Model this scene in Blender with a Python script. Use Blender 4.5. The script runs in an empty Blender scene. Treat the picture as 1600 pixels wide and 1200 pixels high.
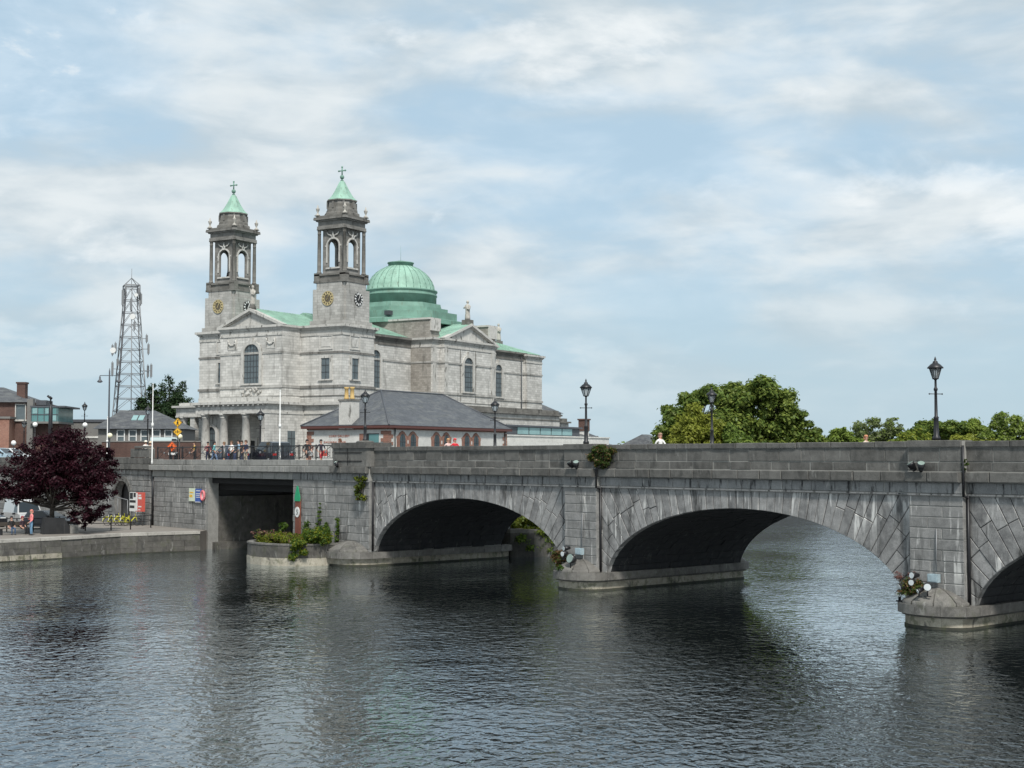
import bpy, bmesh, math, random
from mathutils import Vector, Matrix, noise as mnoise
R = random.Random(11)
sc = bpy.context.scene
COL = sc.collection
rad = math.radians

# ------------------------------------------------------------------ camera
CAM_H, FPX = 7.0, 2150.0
cam = bpy.data.cameras.new('camera'); cam_o = bpy.data.objects.new('camera', cam); COL.objects.link(cam_o)
cam.sensor_width = 36.0; cam.lens = 36.0 * FPX / 1600.0
cam.clip_start = 0.5; cam.clip_end = 9000
cam_o.location = (0, 0, CAM_H); cam_o.rotation_euler = (math.pi / 2 + math.atan(115 / FPX), 0, 0)
sc.camera = cam_o

# ------------------------------------------------------------------ node helper
class G:
    def __init__(s, tree): s.t = tree; s.t.nodes.clear()
    def n(s, typ, ins=None, **props):
        nd = s.t.nodes.new(typ)
        for k, v in props.items(): setattr(nd, k, v)
        for k, v in (ins or {}).items():
            sock = nd.inputs[k]
            if isinstance(v, bpy.types.NodeSocket): s.t.links.new(v, sock)
            elif isinstance(v, bpy.types.Node): s.t.links.new(v.outputs[0], sock)
            else: sock.default_value = v
        return nd
    def math(s, op, a, b=0.0, clamp=False):
        return s.n('ShaderNodeMath', {0: a, 1: b}, operation=op, use_clamp=clamp).outputs[0]
    def noise(s, vec, scale, detail=4, rough=0.55, dist=0.0):
        return s.n('ShaderNodeTexNoise', {'Vector': vec, 'Scale': scale, 'Detail': detail, 'Roughness': rough, 'Distortion': dist}).outputs[0]
    def ramp(s, fac, a, b, lo=0.0, hi=1.0):
        return s.n('ShaderNodeMapRange', {'Value': fac, 'From Min': a, 'From Max': b, 'To Min': lo, 'To Max': hi}, interpolation_type='SMOOTHSTEP').outputs[0]
    def mix(s, fac, a, b, mode='MIX'):
        nd = s.n('ShaderNodeMix', data_type='RGBA', blend_type=mode)
        for idx, v in ((0, fac), (6, a), (7, b)):
            sock = nd.inputs[idx]
            if isinstance(v, bpy.types.NodeSocket): s.t.links.new(v, sock)
            elif idx == 0: sock.default_value = v
            else: sock.default_value = tuple(v) + ((1,) if len(v) == 3 else ())
        return nd.outputs[2]
    def scale(s, vec, x, y, z):
        return s.n('ShaderNodeVectorMath', {0: vec, 1: (x, y, z)}, operation='MULTIPLY').outputs[0]

# ------------------------------------------------------------------ daylight
SUN_EL, SUN_AZ = rad(50), (0.20, -0.98)          # horizontal direction towards the sun
world = bpy.data.worlds.new('World'); sc.world = world; world.use_nodes = True
g = G(world.node_tree)
sky = g.n('ShaderNodeTexSky', sky_type='NISHITA', sun_disc=False, sun_elevation=SUN_EL,
          sun_rotation=math.atan2(SUN_AZ[0], SUN_AZ[1]), air_density=1.0, dust_density=1.2, ozone_density=1.0)
tc = g.n('ShaderNodeTexCoord').outputs['Generated']
sx = g.n('ShaderNodeSeparateXYZ', {0: tc})
sv = g.n('ShaderNodeVectorMath', {0: tc, 1: (1.7, 0.4, 0.9)}, operation='ADD').outputs[0]
n_big = g.noise(g.scale(sv, 3.6, 3.6, 9.0), 1.0, 6, 0.48, 0.5)
n_mid = g.noise(g.scale(sv, 7.0, 7.0, 18.0), 1.0, 9, 0.52, 0.35)
n_fine = g.noise(g.scale(sv, 13.0, 13.0, 44.0), 1.0, 7, 0.5, 0.3)
n_puff = g.noise(g.scale(sv, 6.5, 6.5, 14.0), 1.0, 10, 0.56, 0.25)
cover = g.ramp(g.math('ADD', g.math('MULTIPLY', n_big, 0.62), g.math('MULTIPLY', n_mid, 0.38)), 0.40, 0.56)
cover = g.math('ADD', g.math('MULTIPLY', cover, 0.55), 0.43)
tone = g.ramp(g.math('ADD', g.math('MULTIPLY', n_mid, 0.62), g.math('MULTIPLY', n_fine, 0.38)), 0.40, 0.62)
cloud = g.mix(tone, (3.25, 3.82, 4.2), (4.75, 5.08, 5.22))
puff = g.math('MULTIPLY', g.ramp(n_puff, 0.55, 0.66), 0.75)
cloud = g.mix(puff, cloud, (5.6, 5.8, 5.85))
cover = g.math('MAXIMUM', cover, puff)
blue = g.mix(0.80, sky.outputs[0], (2.35, 3.7, 4.8))
skycol = g.mix(cover, blue, cloud)
hz = g.ramp(sx.outputs[2], 0.0, 0.17, 0.85, 0.0)
skycol = g.mix(hz, skycol, (2.95, 3.82, 4.28))
bg = g.n('ShaderNodeBackground', {'Color': skycol, 'Strength': 0.1})
g.n('ShaderNodeOutputWorld', {'Surface': bg.outputs[0]})
sun = bpy.data.lights.new('sun', 'SUN'); sun.energy = 2.4; sun.angle = rad(8); sun.color = (1.0, 0.96, 0.90)
sun_o = bpy.data.objects.new('sun', sun); COL.objects.link(sun_o)
sd = Vector((SUN_AZ[0] * math.cos(SUN_EL), SUN_AZ[1] * math.cos(SUN_EL), math.sin(SUN_EL)))
sun_o.rotation_euler = sd.to_track_quat('Z', 'Y').to_euler(); sun_o.location = (0, 0, 120)
sc.view_settings.view_transform = 'Standard'; sc.view_settings.look = 'None'
sc.view_settings.exposure = 0.76; sc.view_settings.gamma = 1.0; sc.view_settings.use_curve_mapping = False
sc.render.engine = 'CYCLES'
sc.cycles.max_bounces = 6; sc.cycles.diffuse_bounces = 3; sc.cycles.glossy_bounces = 3; sc.cycles.transparent_max_bounces = 6

# ------------------------------------------------------------------ materials
def new_mat(name):
    m = bpy.data.materials.new(name); m.use_nodes = True
    return m, G(m.node_tree)
def finish(g, col, rough=0.85, bump=None, bstr=0.3, bdist=0.02, **extra):
    ins = {'Base Color': col, 'Roughness': rough}; ins.update(extra)
    if bump is not None:
        ins['Normal'] = g.n('ShaderNodeBump', {'Height': bump, 'Strength': bstr, 'Distance': bdist}).outputs[0]
    if isinstance(col, tuple): ins['Base Color'] = tuple(col) + ((1,) if len(col) == 3 else ())
    b = g.n('ShaderNodeBsdfPrincipled', ins)
    g.n('ShaderNodeOutputMaterial', {'Surface': b.outputs[0]})
def plain(name, c, rough=0.6, metal=0.0, var=0.12, sc_=3.0, emit=None):
    m, g = new_mat(name)
    pos = g.n('ShaderNodeNewGeometry').outputs['Position']
    nz = g.noise(pos, sc_, 4)
    lo = tuple(x * (1 - var) for x in c); hi = tuple(min(1, x * (1 + var)) for x in c)
    finish(g, g.mix(nz, lo, hi), rough, **{'Metallic': metal})
    return m
def stone(name, dark, light, lime=0.5, limec=(0.46, 0.45, 0.42), stain=0.6, stainc=(0.035, 0.035, 0.033), rnd=0.5, streak=0.16, moss=0.0, bs=0.5, warm=0.0, limeat=(0.60, 0.68), stainat=(0.54, 0.70), sf=1.0):
    """weathered stone: a tone per block, grain, lime runs and dark wash marks with their own shapes"""
    m, g = new_mat(name)
    pos = g.n('ShaderNodeNewGeometry').outputs['Position']
    r = g.n('ShaderNodeObjectInfo').outputs['Random']
    grain = g.noise(pos, 3.0, 6, 0.6)
    t = g.math('ADD', g.math('MULTIPLY', r, rnd), g.math('MULTIPLY', g.ramp(grain, 0.3, 0.7), 1 - rnd))
    col = g.mix(t, dark, light)
    fine = g.noise(pos, 22.0, 5, 0.7)
    col = g.mix(0.5, col, g.mix(g.ramp(fine, 0.3, 0.7), (0.55, 0.55, 0.55), (1.25, 1.25, 1.25)), 'MULTIPLY')
    blot = g.noise(pos, 0.8, 5, 0.6)
    col = g.mix(g.ramp(blot, 0.42, 0.68, 0.0, 0.30), col, tuple(min(1, x * 1.2) for x in light))
    if warm:
        wn = g.ramp(g.noise(pos, 0.9, 4), 0.50, 0.66, 0, warm)
        col = g.mix(wn, col, (0.21, 0.15, 0.085))
    d = g.noise(g.scale(pos, sf, sf, streak * sf ** 0.3), 1.7, 5, 0.6, 0.5 / sf)
    col = g.mix(g.ramp(d, stainat[0], stainat[1], 0, stain), col, stainc)
    l = g.noise(g.scale(pos, 2.4, 2.4, streak * 1.6), 1.6, 4, 0.55, 0.9)
    lm = g.math('MULTIPLY', g.ramp(l, limeat[0], limeat[1], 0, lime), g.ramp(g.noise(pos, 0.55, 3), 0.40, 0.62, 0.15, 1.0))
    col = g.mix(lm, col, limec)
    if moss:
        mo = g.ramp(g.noise(pos, 2.2, 5, 0.65), 0.52, 0.64, 0, moss)
        col = g.mix(mo, col, (0.055, 0.065, 0.025))
    finish(g, col, 0.9, g.math('ADD', grain, g.math('MULTIPLY', fine, 0.5)), bs, 0.03)
    return m
M = {}
M['spandrel'] = stone('spandrel_stone', (0.10, 0.10, 0.099), (0.32, 0.315, 0.305), lime=0.9, stain=0.9, limec=(0.62, 0.61, 0.58), limeat=(0.56, 0.645))
M['ashlar'] = stone('ashlar_stone', (0.13, 0.13, 0.125), (0.27, 0.265, 0.255), lime=0.8, stain=0.65, limec=(0.56, 0.55, 0.52), limeat=(0.585, 0.655))
M['parapet'] = stone('parapet_stone', (0.055, 0.053, 0.048), (0.155, 0.15, 0.138), lime=0.35, limec=(0.30, 0.295, 0.275), stain=0.6, streak=0.4, rnd=0.55)
M['frieze'] = stone('frieze_stone', (0.14, 0.142, 0.14), (0.25, 0.25, 0.245), lime=0.5, stain=0.97, streak=0.30, stainc=(0.016, 0.016, 0.016), stainat=(0.52, 0.66), sf=2.6)
M['mortar'] = plain('lime_mortar', (0.27, 0.265, 0.245), 0.95, var=0.4, sc_=1.5)
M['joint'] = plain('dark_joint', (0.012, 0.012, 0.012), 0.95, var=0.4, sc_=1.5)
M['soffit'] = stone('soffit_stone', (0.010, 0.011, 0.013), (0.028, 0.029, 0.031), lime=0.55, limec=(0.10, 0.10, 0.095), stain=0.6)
M['pier'] = stone('pier_stone', (0.085, 0.08, 0.073), (0.19, 0.182, 0.166), lime=0.3, stain=0.5, streak=0.5, moss=0.25)
M['tide'] = stone('tidemark_stone', (0.18, 0.16, 0.12), (0.40, 0.37, 0.30), lime=0.2, stain=0.85, streak=0.6, moss=0.6)
M['concrete'] = stone('beam_concrete', (0.19, 0.187, 0.175), (0.30, 0.295, 0.275), lime=0.25, stain=0.55, streak=0.25)
M['quaywall'] = stone('quay_stone', (0.05, 0.047, 0.042), (0.125, 0.118, 0.105), lime=0.3, stain=0.7, streak=0.4, moss=0.3)
M['quaytop'] = stone('quay_coping', (0.27, 0.255, 0.23), (0.42, 0.40, 0.36), lime=0.1, stain=0.3, streak=1.0)
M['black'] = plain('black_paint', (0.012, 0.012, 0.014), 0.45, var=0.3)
M['white'] = plain('white_paint', (0.68, 0.68, 0.66), 0.45, var=0.04)
M['asphalt'] = plain('asphalt', (0.055, 0.055, 0.055), 0.9, var=0.25, sc_=2.0)
M['paving'] = plain('paving', (0.21, 0.19, 0.168), 0.9, var=0.28, sc_=0.8)
M['algae'] = stone('algae_stone', (0.022, 0.024, 0.018), (0.06, 0.06, 0.045), lime=0.0, stain=0.7, streak=0.5, moss=0.5)
M['soil'] = plain('soil', (0.07, 0.06, 0.04), 0.95, var=0.4)
M['grass'] = plain('grass_ground', (0.06, 0.085, 0.03), 0.95, var=0.4, sc_=0.4)
M['glass'] = plain('window_glass', (0.035, 0.05, 0.055), 0.08, var=0.5, sc_=0.7)

# ------------------------------------------------------------------ mesh helper
def clip(poly, nx, nz, d):
    """keep the part of a convex polygon where nx*x + nz*z <= d"""
    out = []
    for i in range(len(poly)):
        a, b = poly[i], poly[(i + 1) % len(poly)]
        da, db = nx * a[0] + nz * a[1] - d, nx * b[0] + nz * b[1] - d
        if da <= 0: out.append(a)
        if (da < 0 < db) or (db < 0 < da):
            t = da / (da - db); out.append((a[0] + (b[0] - a[0]) * t, a[1] + (b[1] - a[1]) * t))
    return out
def area(poly):
    return 0.5 * sum(poly[i][0] * poly[(i + 1) % len(poly)][1] - poly[(i + 1) % len(poly)][0] * poly[i][1] for i in range(len(poly)))
def inset(poly, d):
    if area(poly) < 0: poly = poly[::-1]
    out = list(poly)
    for i in range(len(poly)):
        a, b = poly[i], poly[(i + 1) % len(poly)]
        ex, ez = b[0] - a[0], b[1] - a[1]; L = math.hypot(ex, ez)
        if L < 1e-6: continue
        nx, nz = ez / L, -ex / L                     # outward of a counter-clockwise polygon
        out = clip(out, nx, nz, nx * a[0] + nz * a[1] - d)
        if len(out) < 3: return []
    return out
class MB:
    def __init__(s): s.v = []; s.f = []; s.m = []; s.sm = []
    def add(s, vs, fs, mi=0, sm=False):
        o = len(s.v); s.v += [tuple(v) for v in vs]
        s.f += [tuple(i + o for i in f) for f in fs]; s.m += [mi] * len(fs); s.sm += [sm] * len(fs)
        return s
    def box(s, x0, y0, z0, x1, y1, z1, mi=0):
        return s.add([(x0, y0, z0), (x1, y0, z0), (x1, y1, z0), (x0, y1, z0), (x0, y0, z1), (x1, y0, z1), (x1, y1, z1), (x0, y1, z1)],
                     [(0, 3, 2, 1), (4, 5, 6, 7), (0, 1, 5, 4), (1, 2, 6, 5), (2, 3, 7, 6), (3, 0, 4, 7)], mi)
    def prism(s, poly, lo, hi, axis='z', mi=0):
        """extrude a polygon along an axis; poly is (x,y) for z, (x,z) for y, (y,z) for x"""
        n = len(poly)
        def P(p, h): return (p[0], p[1], h) if axis == 'z' else ((p[0], h, p[1]) if axis == 'y' else (h, p[0], p[1]))
        vs = [P(p, lo) for p in poly] + [P(p, hi) for p in poly]
        return s.add(vs, [tuple(range(n))[::-1], tuple(range(n, 2 * n))] + [(i, (i + 1) % n, n + (i + 1) % n, n + i) for i in range(n)], mi)
    def block(s, poly, y0, y1, ch=0.02, gap=0.012, mi=0):
        """a dressed stone: polygon in x,z with a chamfered face at y0 and its back at y1"""
        o = inset(poly, gap); i_ = inset(poly, gap + ch)
        if len(o) < 3 or len(i_) != len(o):
            if len(o) >= 3: s.prism(o, y0, y1, 'y', mi)
            return s
        n = len(o)
        vs = [(p[0], y0, p[1]) for p in i_] + [(p[0], y0 + ch, p[1]) for p in o] + [(p[0], y1, p[1]) for p in o]
        fs = [tuple(range(n))]
        for k in range(n):
            q = (k + 1) % n
            fs += [(k, q, n + q, n + k), (n + k, n + q, 2 * n + q, 2 * n + k)]
        return s.add(vs, fs, mi)
    def tube(s, p0, p1, r0, r1=None, n=8, mi=0, sm=True, caps=True):
        r1 = r0 if r1 is None else r1
        a, b = Vector(p0), Vector(p1); d = (b - a)
        if d.length < 1e-6: return s
        d.normalize(); x = d.orthogonal().normalized(); y = d.cross(x)
        vs = []
        for c, r in ((a, r0), (b, r1)):
            for k in range(n):
                t = 2 * math.pi * (k + 0.5) / n; vs.append(c + (x * math.cos(t) + y * math.sin(t)) * r)
        s.add(vs, [(k, (k + 1) % n, n + (k + 1) % n, n + k) for k in range(n)], mi, sm)
        if caps: s.add(vs, [tuple(range(n))[::-1], tuple(range(n, 2 * n))], mi)
        return s
    def path(s, pts, r, n=6, mi=0):
        for a, b in zip(pts[:-1], pts[1:]): s.tube(a, b, r, r, n, mi)
        return s
    def lathe(s, prof, cx=0, cy=0, n=16, ph=0.0, mi=0, sm=True, sy=1.0):
        vs = []; fs = []
        for r, z in prof:
            for k in range(n):
                t = 2 * math.pi * k / n + ph; vs.append((cx + r * math.cos(t), cy + r * sy * math.sin(t), z))
        for i in range(len(prof) - 1):
            for k in range(n):
                q = (k + 1) % n; fs.append((i * n + k, i * n + q, (i + 1) * n + q, (i + 1) * n + k))
        s.add(vs, fs, mi, sm)
        s.add(vs, [tuple(range(n))[::-1]], mi); s.add(vs, [tuple(range((len(prof) - 1) * n, len(prof) * n))], mi)
        return s
    def ball(s, c, r, n=10, mi=0, sz=1.0):
        prof = [(max(0.001, r * math.sin(math.pi * i / 8)), c[2] - r * sz * math.cos(math.pi * i / 8)) for i in range(9)]
        return s.lathe(prof, c[0], c[1], n, 0, mi)
    def build(s, name, mats, parent=None, loc=None, rz=0.0, recalc=True):
        me = bpy.data.meshes.new(name)
        me.from_pydata(s.v, [], s.f)
        if not isinstance(mats, (list, tuple)): mats = [mats]
        for m in mats: me.materials.append(m)
        me.polygons.foreach_set('material_index', s.m); me.polygons.foreach_set('use_smooth', s.sm)
        if recalc:
            bm = bmesh.new(); bm.from_mesh(me)
            bmesh.ops.remove_doubles(bm, verts=bm.verts, dist=1e-5)
            bmesh.ops.recalc_face_normals(bm, faces=bm.faces); bm.to_mesh(me); bm.free()
        me.update()
        o = bpy.data.objects.new(name, me); COL.objects.link(o)
        if parent is not None: o.parent = parent
        if loc is not None: o.location = loc
        o.rotation_euler[2] = rz
        return o
def tag(o, label=None, cat=None, group=None, kind=None):
    for k, v in (('label', label), ('category', cat), ('group', group), ('kind', kind)):
        if v: o[k] = v
    return o
def thing(name, label, cat, loc=(0, 0, 0), rz=0.0, group=None):
    o = bpy.data.objects.new(name, None); COL.objects.link(o); o.empty_display_size = 0.3
    o.location = loc; o.rotation_euler[2] = rz
    return tag(o, label, cat, group)
def copy_tree(o, parent=None):
    c = o.copy(); COL.objects.link(c); c.parent = parent
    for ch in list(o.children): copy_tree(ch, c)
    return c
def px(p, Y): return (p - 800.0) / FPX * Y                # sideways metres at a distance Y along the view
# frame of the bridge: x along it towards the near end, y across it away from the viewer's side
BO = Vector((18.494, 56.4, 0)); BA = math.atan2(-0.7617581, 0.64786156)
def bw(x, y, z=0.0):
    return Vector((BO.x + x * math.cos(BA) - y * math.sin(BA), BO.y + x * math.sin(BA) + y * math.cos(BA), z))

# ------------------------------------------------------------------ water and land
m, g = new_mat('river_water')
pos = g.n('ShaderNodeNewGeometry').outputs['Position']
calm = g.ramp(g.noise(g.scale(pos, 0.045, 0.030, 1), 1.0, 3), 0.36, 0.64, 0.30, 1.25)
w1 = g.noise(g.scale(pos, 2.6, 2.1, 1), 1.0, 2, 0.5, 0.5)
w2 = g.noise(g.scale(pos, 4.6, 4.2, 1), 1.0, 2, 0.5, 0.5)
w3 = g.noise(g.scale(pos, 0.34, 0.40, 1), 1.0, 2, 0.5)
hgt = g.math('MULTIPLY', calm, g.math('ADD', g.math('ADD', g.math('MULTIPLY', w1, 0.064), g.math('MULTIPLY', w2, 0.014)), g.math('MULTIPLY', w3, 0.07)))
bmp = g.n('ShaderNodeBump', {'Height': hgt, 'Strength': 1.0, 'Distance': 1.0}).outputs[0]
fr = g.n('ShaderNodeFresnel', {'IOR': 1.333, 'Normal': bmp}).outputs[0]
fr = g.math('MULTIPLY', fr, 1.55, clamp=True)
di = g.n('ShaderNodeBsdfDiffuse', {'Color': (0.006, 0.008, 0.007, 1)}); gl = g.n('ShaderNodeBsdfGlossy', {'Color': (0.90, 0.96, 1.0, 1), 'Roughness': 0.02, 'Normal': bmp})
mx = g.n('ShaderNodeMixShader', {0: fr, 1: di.outputs[0], 2: gl.outputs[0]})
g.n('ShaderNodeOutputMaterial', {'Surface': mx.outputs[0]})
M['water'] = m
w = MB(); w.add([(-900, -60, 0), (900, -60, 0), (900, 1500, 0), (-900, 1500, 0)], [(0, 1, 2, 3)])
tag(w.build('river', M['water']), 'wide dark rippled river under the bridge', kind='structure')
# the street level ground of the far bank (polygon in the bridge frame, dropped into the river at its edges)
land = [(-53, 13), (-46, 13), (-46, 26), (-66, 52), (-80, 76), (-88, 120), (-84, 250), (60, 420), (600, 700), (600, 4000), (-5000, 4000), (-5000, 0.8), (-64.9, 0.8), (-64.9, 13)]
lw = MB(); lw.prism([tuple(bw(*p)[:2]) for p in land], -2.0, 6.46)
tag(lw.build('ground', M['asphalt']), 'street level ground of the far bank', kind='structure')

# ================================================================== the stone bridge
bridge = thing('stone_bridge', 'long grey stone arch bridge with dark parapet crossing the river', 'bridge', BO, BA)
def cell(name, x0, x1, z0, z1, yf, yb, mat, ch=0.02, gap=0.015):
    return MB().block([(x0, z0), (x1, z0), (x1, z1), (x0, z1)], yf, yb, ch, gap).build(name, mat, bridge, recalc=False)
def course(name, x0, x1, z0, z1, yf, yb, step, mat, ch=0.02, jit=0.25, gap=0.015, off=0.0):
    n = max(1, round((x1 - x0) / step)); xs = [x0] + sorted(x0 + (x1 - x0) * (k + R.uniform(-jit, jit) * 0.9) / n for k in range(1, n)) + [x1]
    for a, b in zip(xs[:-1], xs[1:]):
        cell(name, a, b, z0, z1 + (R.uniform(-0.014, 0.012) if name == 'coping_stone' else 0.0), yf + R.uniform(-0.022, 0.018), yb, mat, ch, gap)
XE = 21.2                                              # near end of the modelled length
PIL = [(-2.64, -0.07), (-24.16, -21.68), (18.6, XE)]   # pilasters over the piers
def breaks(a, b):
    """split a run into (x0, x1, forward step) at the pilasters"""
    ev = sorted((p for p in PIL + [(-47.0, -42.75)] if p[1] > a and p[0] < b)); out = []; x = a
    for p in ev:
        if p[0] > x: out.append((x, p[0], 0.0))
        out.append((max(p[0], a), min(p[1], b), -0.33)); x = p[1]
    if x < b: out.append((x, b, 0.0))
    return out
for x0, x1, s_ in breaks(-42.75, XE):
    f_ = 0.04 if s_ else 0.0
    course('coping_stone', x0, x1, 7.42, 7.70 + f_, 0.22 + s_, 0.80, 1.9, M['parapet'])
    course('parapet_stone', x0, x1, 6.82, 7.42, 0.30 + s_, 0.72, 1.45, M['parapet'])
    course('parapet_stone', x0, x1, 6.42, 6.82, 0.30 + s_, 0.72, 1.3, M['parapet'])
for x0, x1, s_ in breaks(-47.0, XE):
    course('cornice_stone', x0, x1, 5.97, 6.42, 0.02 + s_, 0.72, 1.35, M['parapet'], 0.03)
    course('frieze_stone', x0, x1, 5.50, 5.97, 0.27 + s_, 0.72, 1.75, M['frieze'])
mb = MB()
for x0, x1, s_ in breaks(-42.75, XE):
    mb.box(x0, 0.325 + s_, 6.44, x1, 0.70, 7.68)
for x0, x1, s_ in breaks(-47.0, XE): mb.box(x0, 0.30 + s_, 5.4, x1, 0.70, 6.44)
mb.build('mortar_bed', M['mortar'], bridge)
mb = MB()
for x0, x1, s_ in breaks(-47.0, XE): mb.box(x0, 0.22 + s_, 5.43, x1, 0.60, 5.497)
mb.build('string_moulding', M['frieze'], bridge)
# --- arches
AZ0, ARISE, AHALF = 0.40, 4.15, 9.2
ARCH = [-33.62, -12.20, 9.28]
def ell(t): return (AHALF * math.cos(t), AZ0 + ARISE * math.sin(t))
def equal_arcs(n):
    N = 2000; pts = [ell(math.pi * (1 - i / N)) for i in range(N + 1)]; L = [0.0]
    for a, b in zip(pts[:-1], pts[1:]): L.append(L[-1] + math.dist(a, b))
    out = []; j = 0
    for k in range(n + 1):
        s_ = L[-1] * k / n
        while j < N and L[j + 1] < s_: j += 1
        out.append(math.pi * (1 - (j + (s_ - L[j]) / max(1e-9, L[min(j + 1, N)] - L[j])) / N))
    return out
NV = 47
TS = equal_arcs(NV)
SPAN_LIM = [(-42.75, -24.16), (-21.68, -2.64), (-0.07, 18.6)]
for xc, (xl, xr) in zip(ARCH, SPAN_LIM):
    for k in range(NV):
        t0, t1 = TS[k], TS[k + 1]
        def far(t, d):
            x, z = ell(t); nx, nz = math.cos(t) / AHALF, math.sin(t) / ARISE; l = math.hypot(nx, nz); return (xc + x + nx / l * d, z + nz / l * d)
        quad = [far(t0, 0), far(t1, 0), far(t1, 11), far(t0, 11)]
        quad = quad if area(quad) > 0 else quad[::-1]
        poly = clip(clip(clip(clip(quad, 0, 1, 5.47), 1, 0, xr), -1, 0, -xl), 0, -1, -0.5)
        if len(poly) < 3 or abs(area(poly)) < 0.02: continue
        # long stones are made of two or three pieces end to end
        tm = (t0 + t1) / 2; nx, nz = math.cos(tm) / AHALF, math.sin(tm) / ARISE; l = math.hypot(nx, nz); nx /= l; nz /= l
        ds = [nx * p[0] + nz * p[1] for p in poly]; lo, hi = min(ds), max(ds); pieces = [poly]
        npc = 1 if hi - lo < 1.9 else (2 if hi - lo < 3.6 else 3)
        if npc > 1:
            pieces = []; cuts = [lo - 1] + [lo + (hi - lo) * (q + R.uniform(-0.22, 0.22)) / npc for q in range(1, npc)] + [hi + 1]
            for c0, c1 in zip(cuts[:-1], cuts[1:]):
                pp = clip(clip(poly, nx, nz, c1), -nx, -nz, -c0)
                if len(pp) >= 3 and abs(area(pp)) > 0.03: pieces.append(pp)
        for pp in pieces:
            MB().block(pp, 0.35 + R.uniform(-0.015, 0.018), 0.70, 0.022, 0.012).build('voussoir', M['spandrel'], bridge, recalc=False)
    # wall body behind the stones and the barrel
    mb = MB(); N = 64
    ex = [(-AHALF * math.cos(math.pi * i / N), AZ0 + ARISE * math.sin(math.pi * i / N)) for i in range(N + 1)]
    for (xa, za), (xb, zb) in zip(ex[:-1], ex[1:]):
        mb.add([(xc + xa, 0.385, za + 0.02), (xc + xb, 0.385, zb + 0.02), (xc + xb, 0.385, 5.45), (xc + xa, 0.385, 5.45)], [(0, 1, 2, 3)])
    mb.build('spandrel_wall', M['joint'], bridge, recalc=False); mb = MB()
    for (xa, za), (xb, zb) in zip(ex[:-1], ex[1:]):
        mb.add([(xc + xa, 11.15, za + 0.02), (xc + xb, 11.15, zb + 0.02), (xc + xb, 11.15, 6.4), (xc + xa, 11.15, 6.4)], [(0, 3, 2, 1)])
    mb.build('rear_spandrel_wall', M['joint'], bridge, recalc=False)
    mb = MB(); rg = random.Random(5)
    for k in range(NV):
        t0, t1 = TS[k], TS[k + 1]; y = 0.70
        while y < 11.14:
            y2 = min(11.15, y + rg.uniform(0.8, 1.4)); d = rg.uniform(0.0, 0.05); e = 0.015
            q = []
            for t in (t0, t1):
                x, z = ell(t); nx, nz = math.cos(t) / AHALF, math.sin(t) / ARISE; l = math.hypot(nx, nz)
                q.append(((xc + x + nx / l * d, z + nz / l * d), (xc + x + nx / l * 0.3, z + nz / l * 0.3)))
            (a0, b0), (a1, b1) = q
            def P(p, yy): return (p[0], yy, p[1])
            def L(p, r_, w_): return (p[0] + (r_[0] - p[0]) * w_, p[1] + (r_[1] - p[1]) * w_)
            a0, a1 = L(a0, a1, 0.04), L(a1, a0, 0.04)
            vs = [P(a0, y + e), P(a1, y + e), P(a1, y2 - e), P(a0, y2 - e), P(b0, y + e), P(b1, y + e), P(b1, y2 - e), P(b0, y2 - e)]
            mb.add(vs, [(0, 1, 2, 3), (0, 4, 5, 1), (1, 5, 6, 2), (2, 6, 7, 3), (3, 7, 4, 0)]); y = y2
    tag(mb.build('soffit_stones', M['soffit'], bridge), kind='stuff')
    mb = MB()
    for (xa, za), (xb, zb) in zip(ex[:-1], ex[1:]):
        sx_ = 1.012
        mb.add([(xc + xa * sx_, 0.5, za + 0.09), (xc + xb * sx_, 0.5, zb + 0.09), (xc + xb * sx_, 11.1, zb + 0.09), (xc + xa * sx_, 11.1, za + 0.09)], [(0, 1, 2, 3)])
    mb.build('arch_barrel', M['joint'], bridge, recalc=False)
# --- pilasters and piers
def pilaster(x0, x1, yf=0.0, zb=0.9):
    zt = 5.43; n = 10
    for k in range(n):
        z0, z1 = zb + (zt - zb) * k / n, zb + (zt - zb) * (k + 1) / n
        m_ = x0 + (x1 - x0) * (0.36 if k % 2 else 0.62) + R.uniform(-0.1, 0.1)
        for a, b in ((x0, m_), (m_, x1)): cell('ashlar_stone', a, b, z0, z1, yf + R.uniform(-0.008, 0.008), 0.42, M['ashlar'])
    MB().box(x0 + 0.02, yf + 0.03, zb, x1 - 0.02, 0.44, zt).build('pilaster_core', M['mortar'], bridge)
    MB().tube((x1 + 0.08, 0.24, zb + 0.1), (x1 + 0.08, 0.24, 5.43), 0.065, n=8).tube((x1 + 0.07, -0.06, 5.4), (x1 + 0.07, -0.06, 7.5), 0.05, n=8).tube((x1 + 0.08, 0.24, 5.3), (x1 + 0.07, -0.06, 5.45), 0.05, n=8).build('dark_line_pipe', M['black'], bridge)  # black pipes added in the corner, standing in for the dark shaded return faces
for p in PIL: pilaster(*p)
def nose(xc, hw, y0, dep, n=14, far=11.2, farnose=True):
    """pier outline: straight sides with a rounded nose at each end"""
    pts = [(xc + hw * math.cos(a), y0 - dep * math.sin(a)) for a in (math.pi * i / n for i in range(n + 1))]
    return pts + ([(xc - hw * math.cos(a), far + dep * math.sin(a)) for a in (math.pi * i / n for i in range(n + 1))] if farnose else [(xc - hw, far), (xc + hw, far)])
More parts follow.
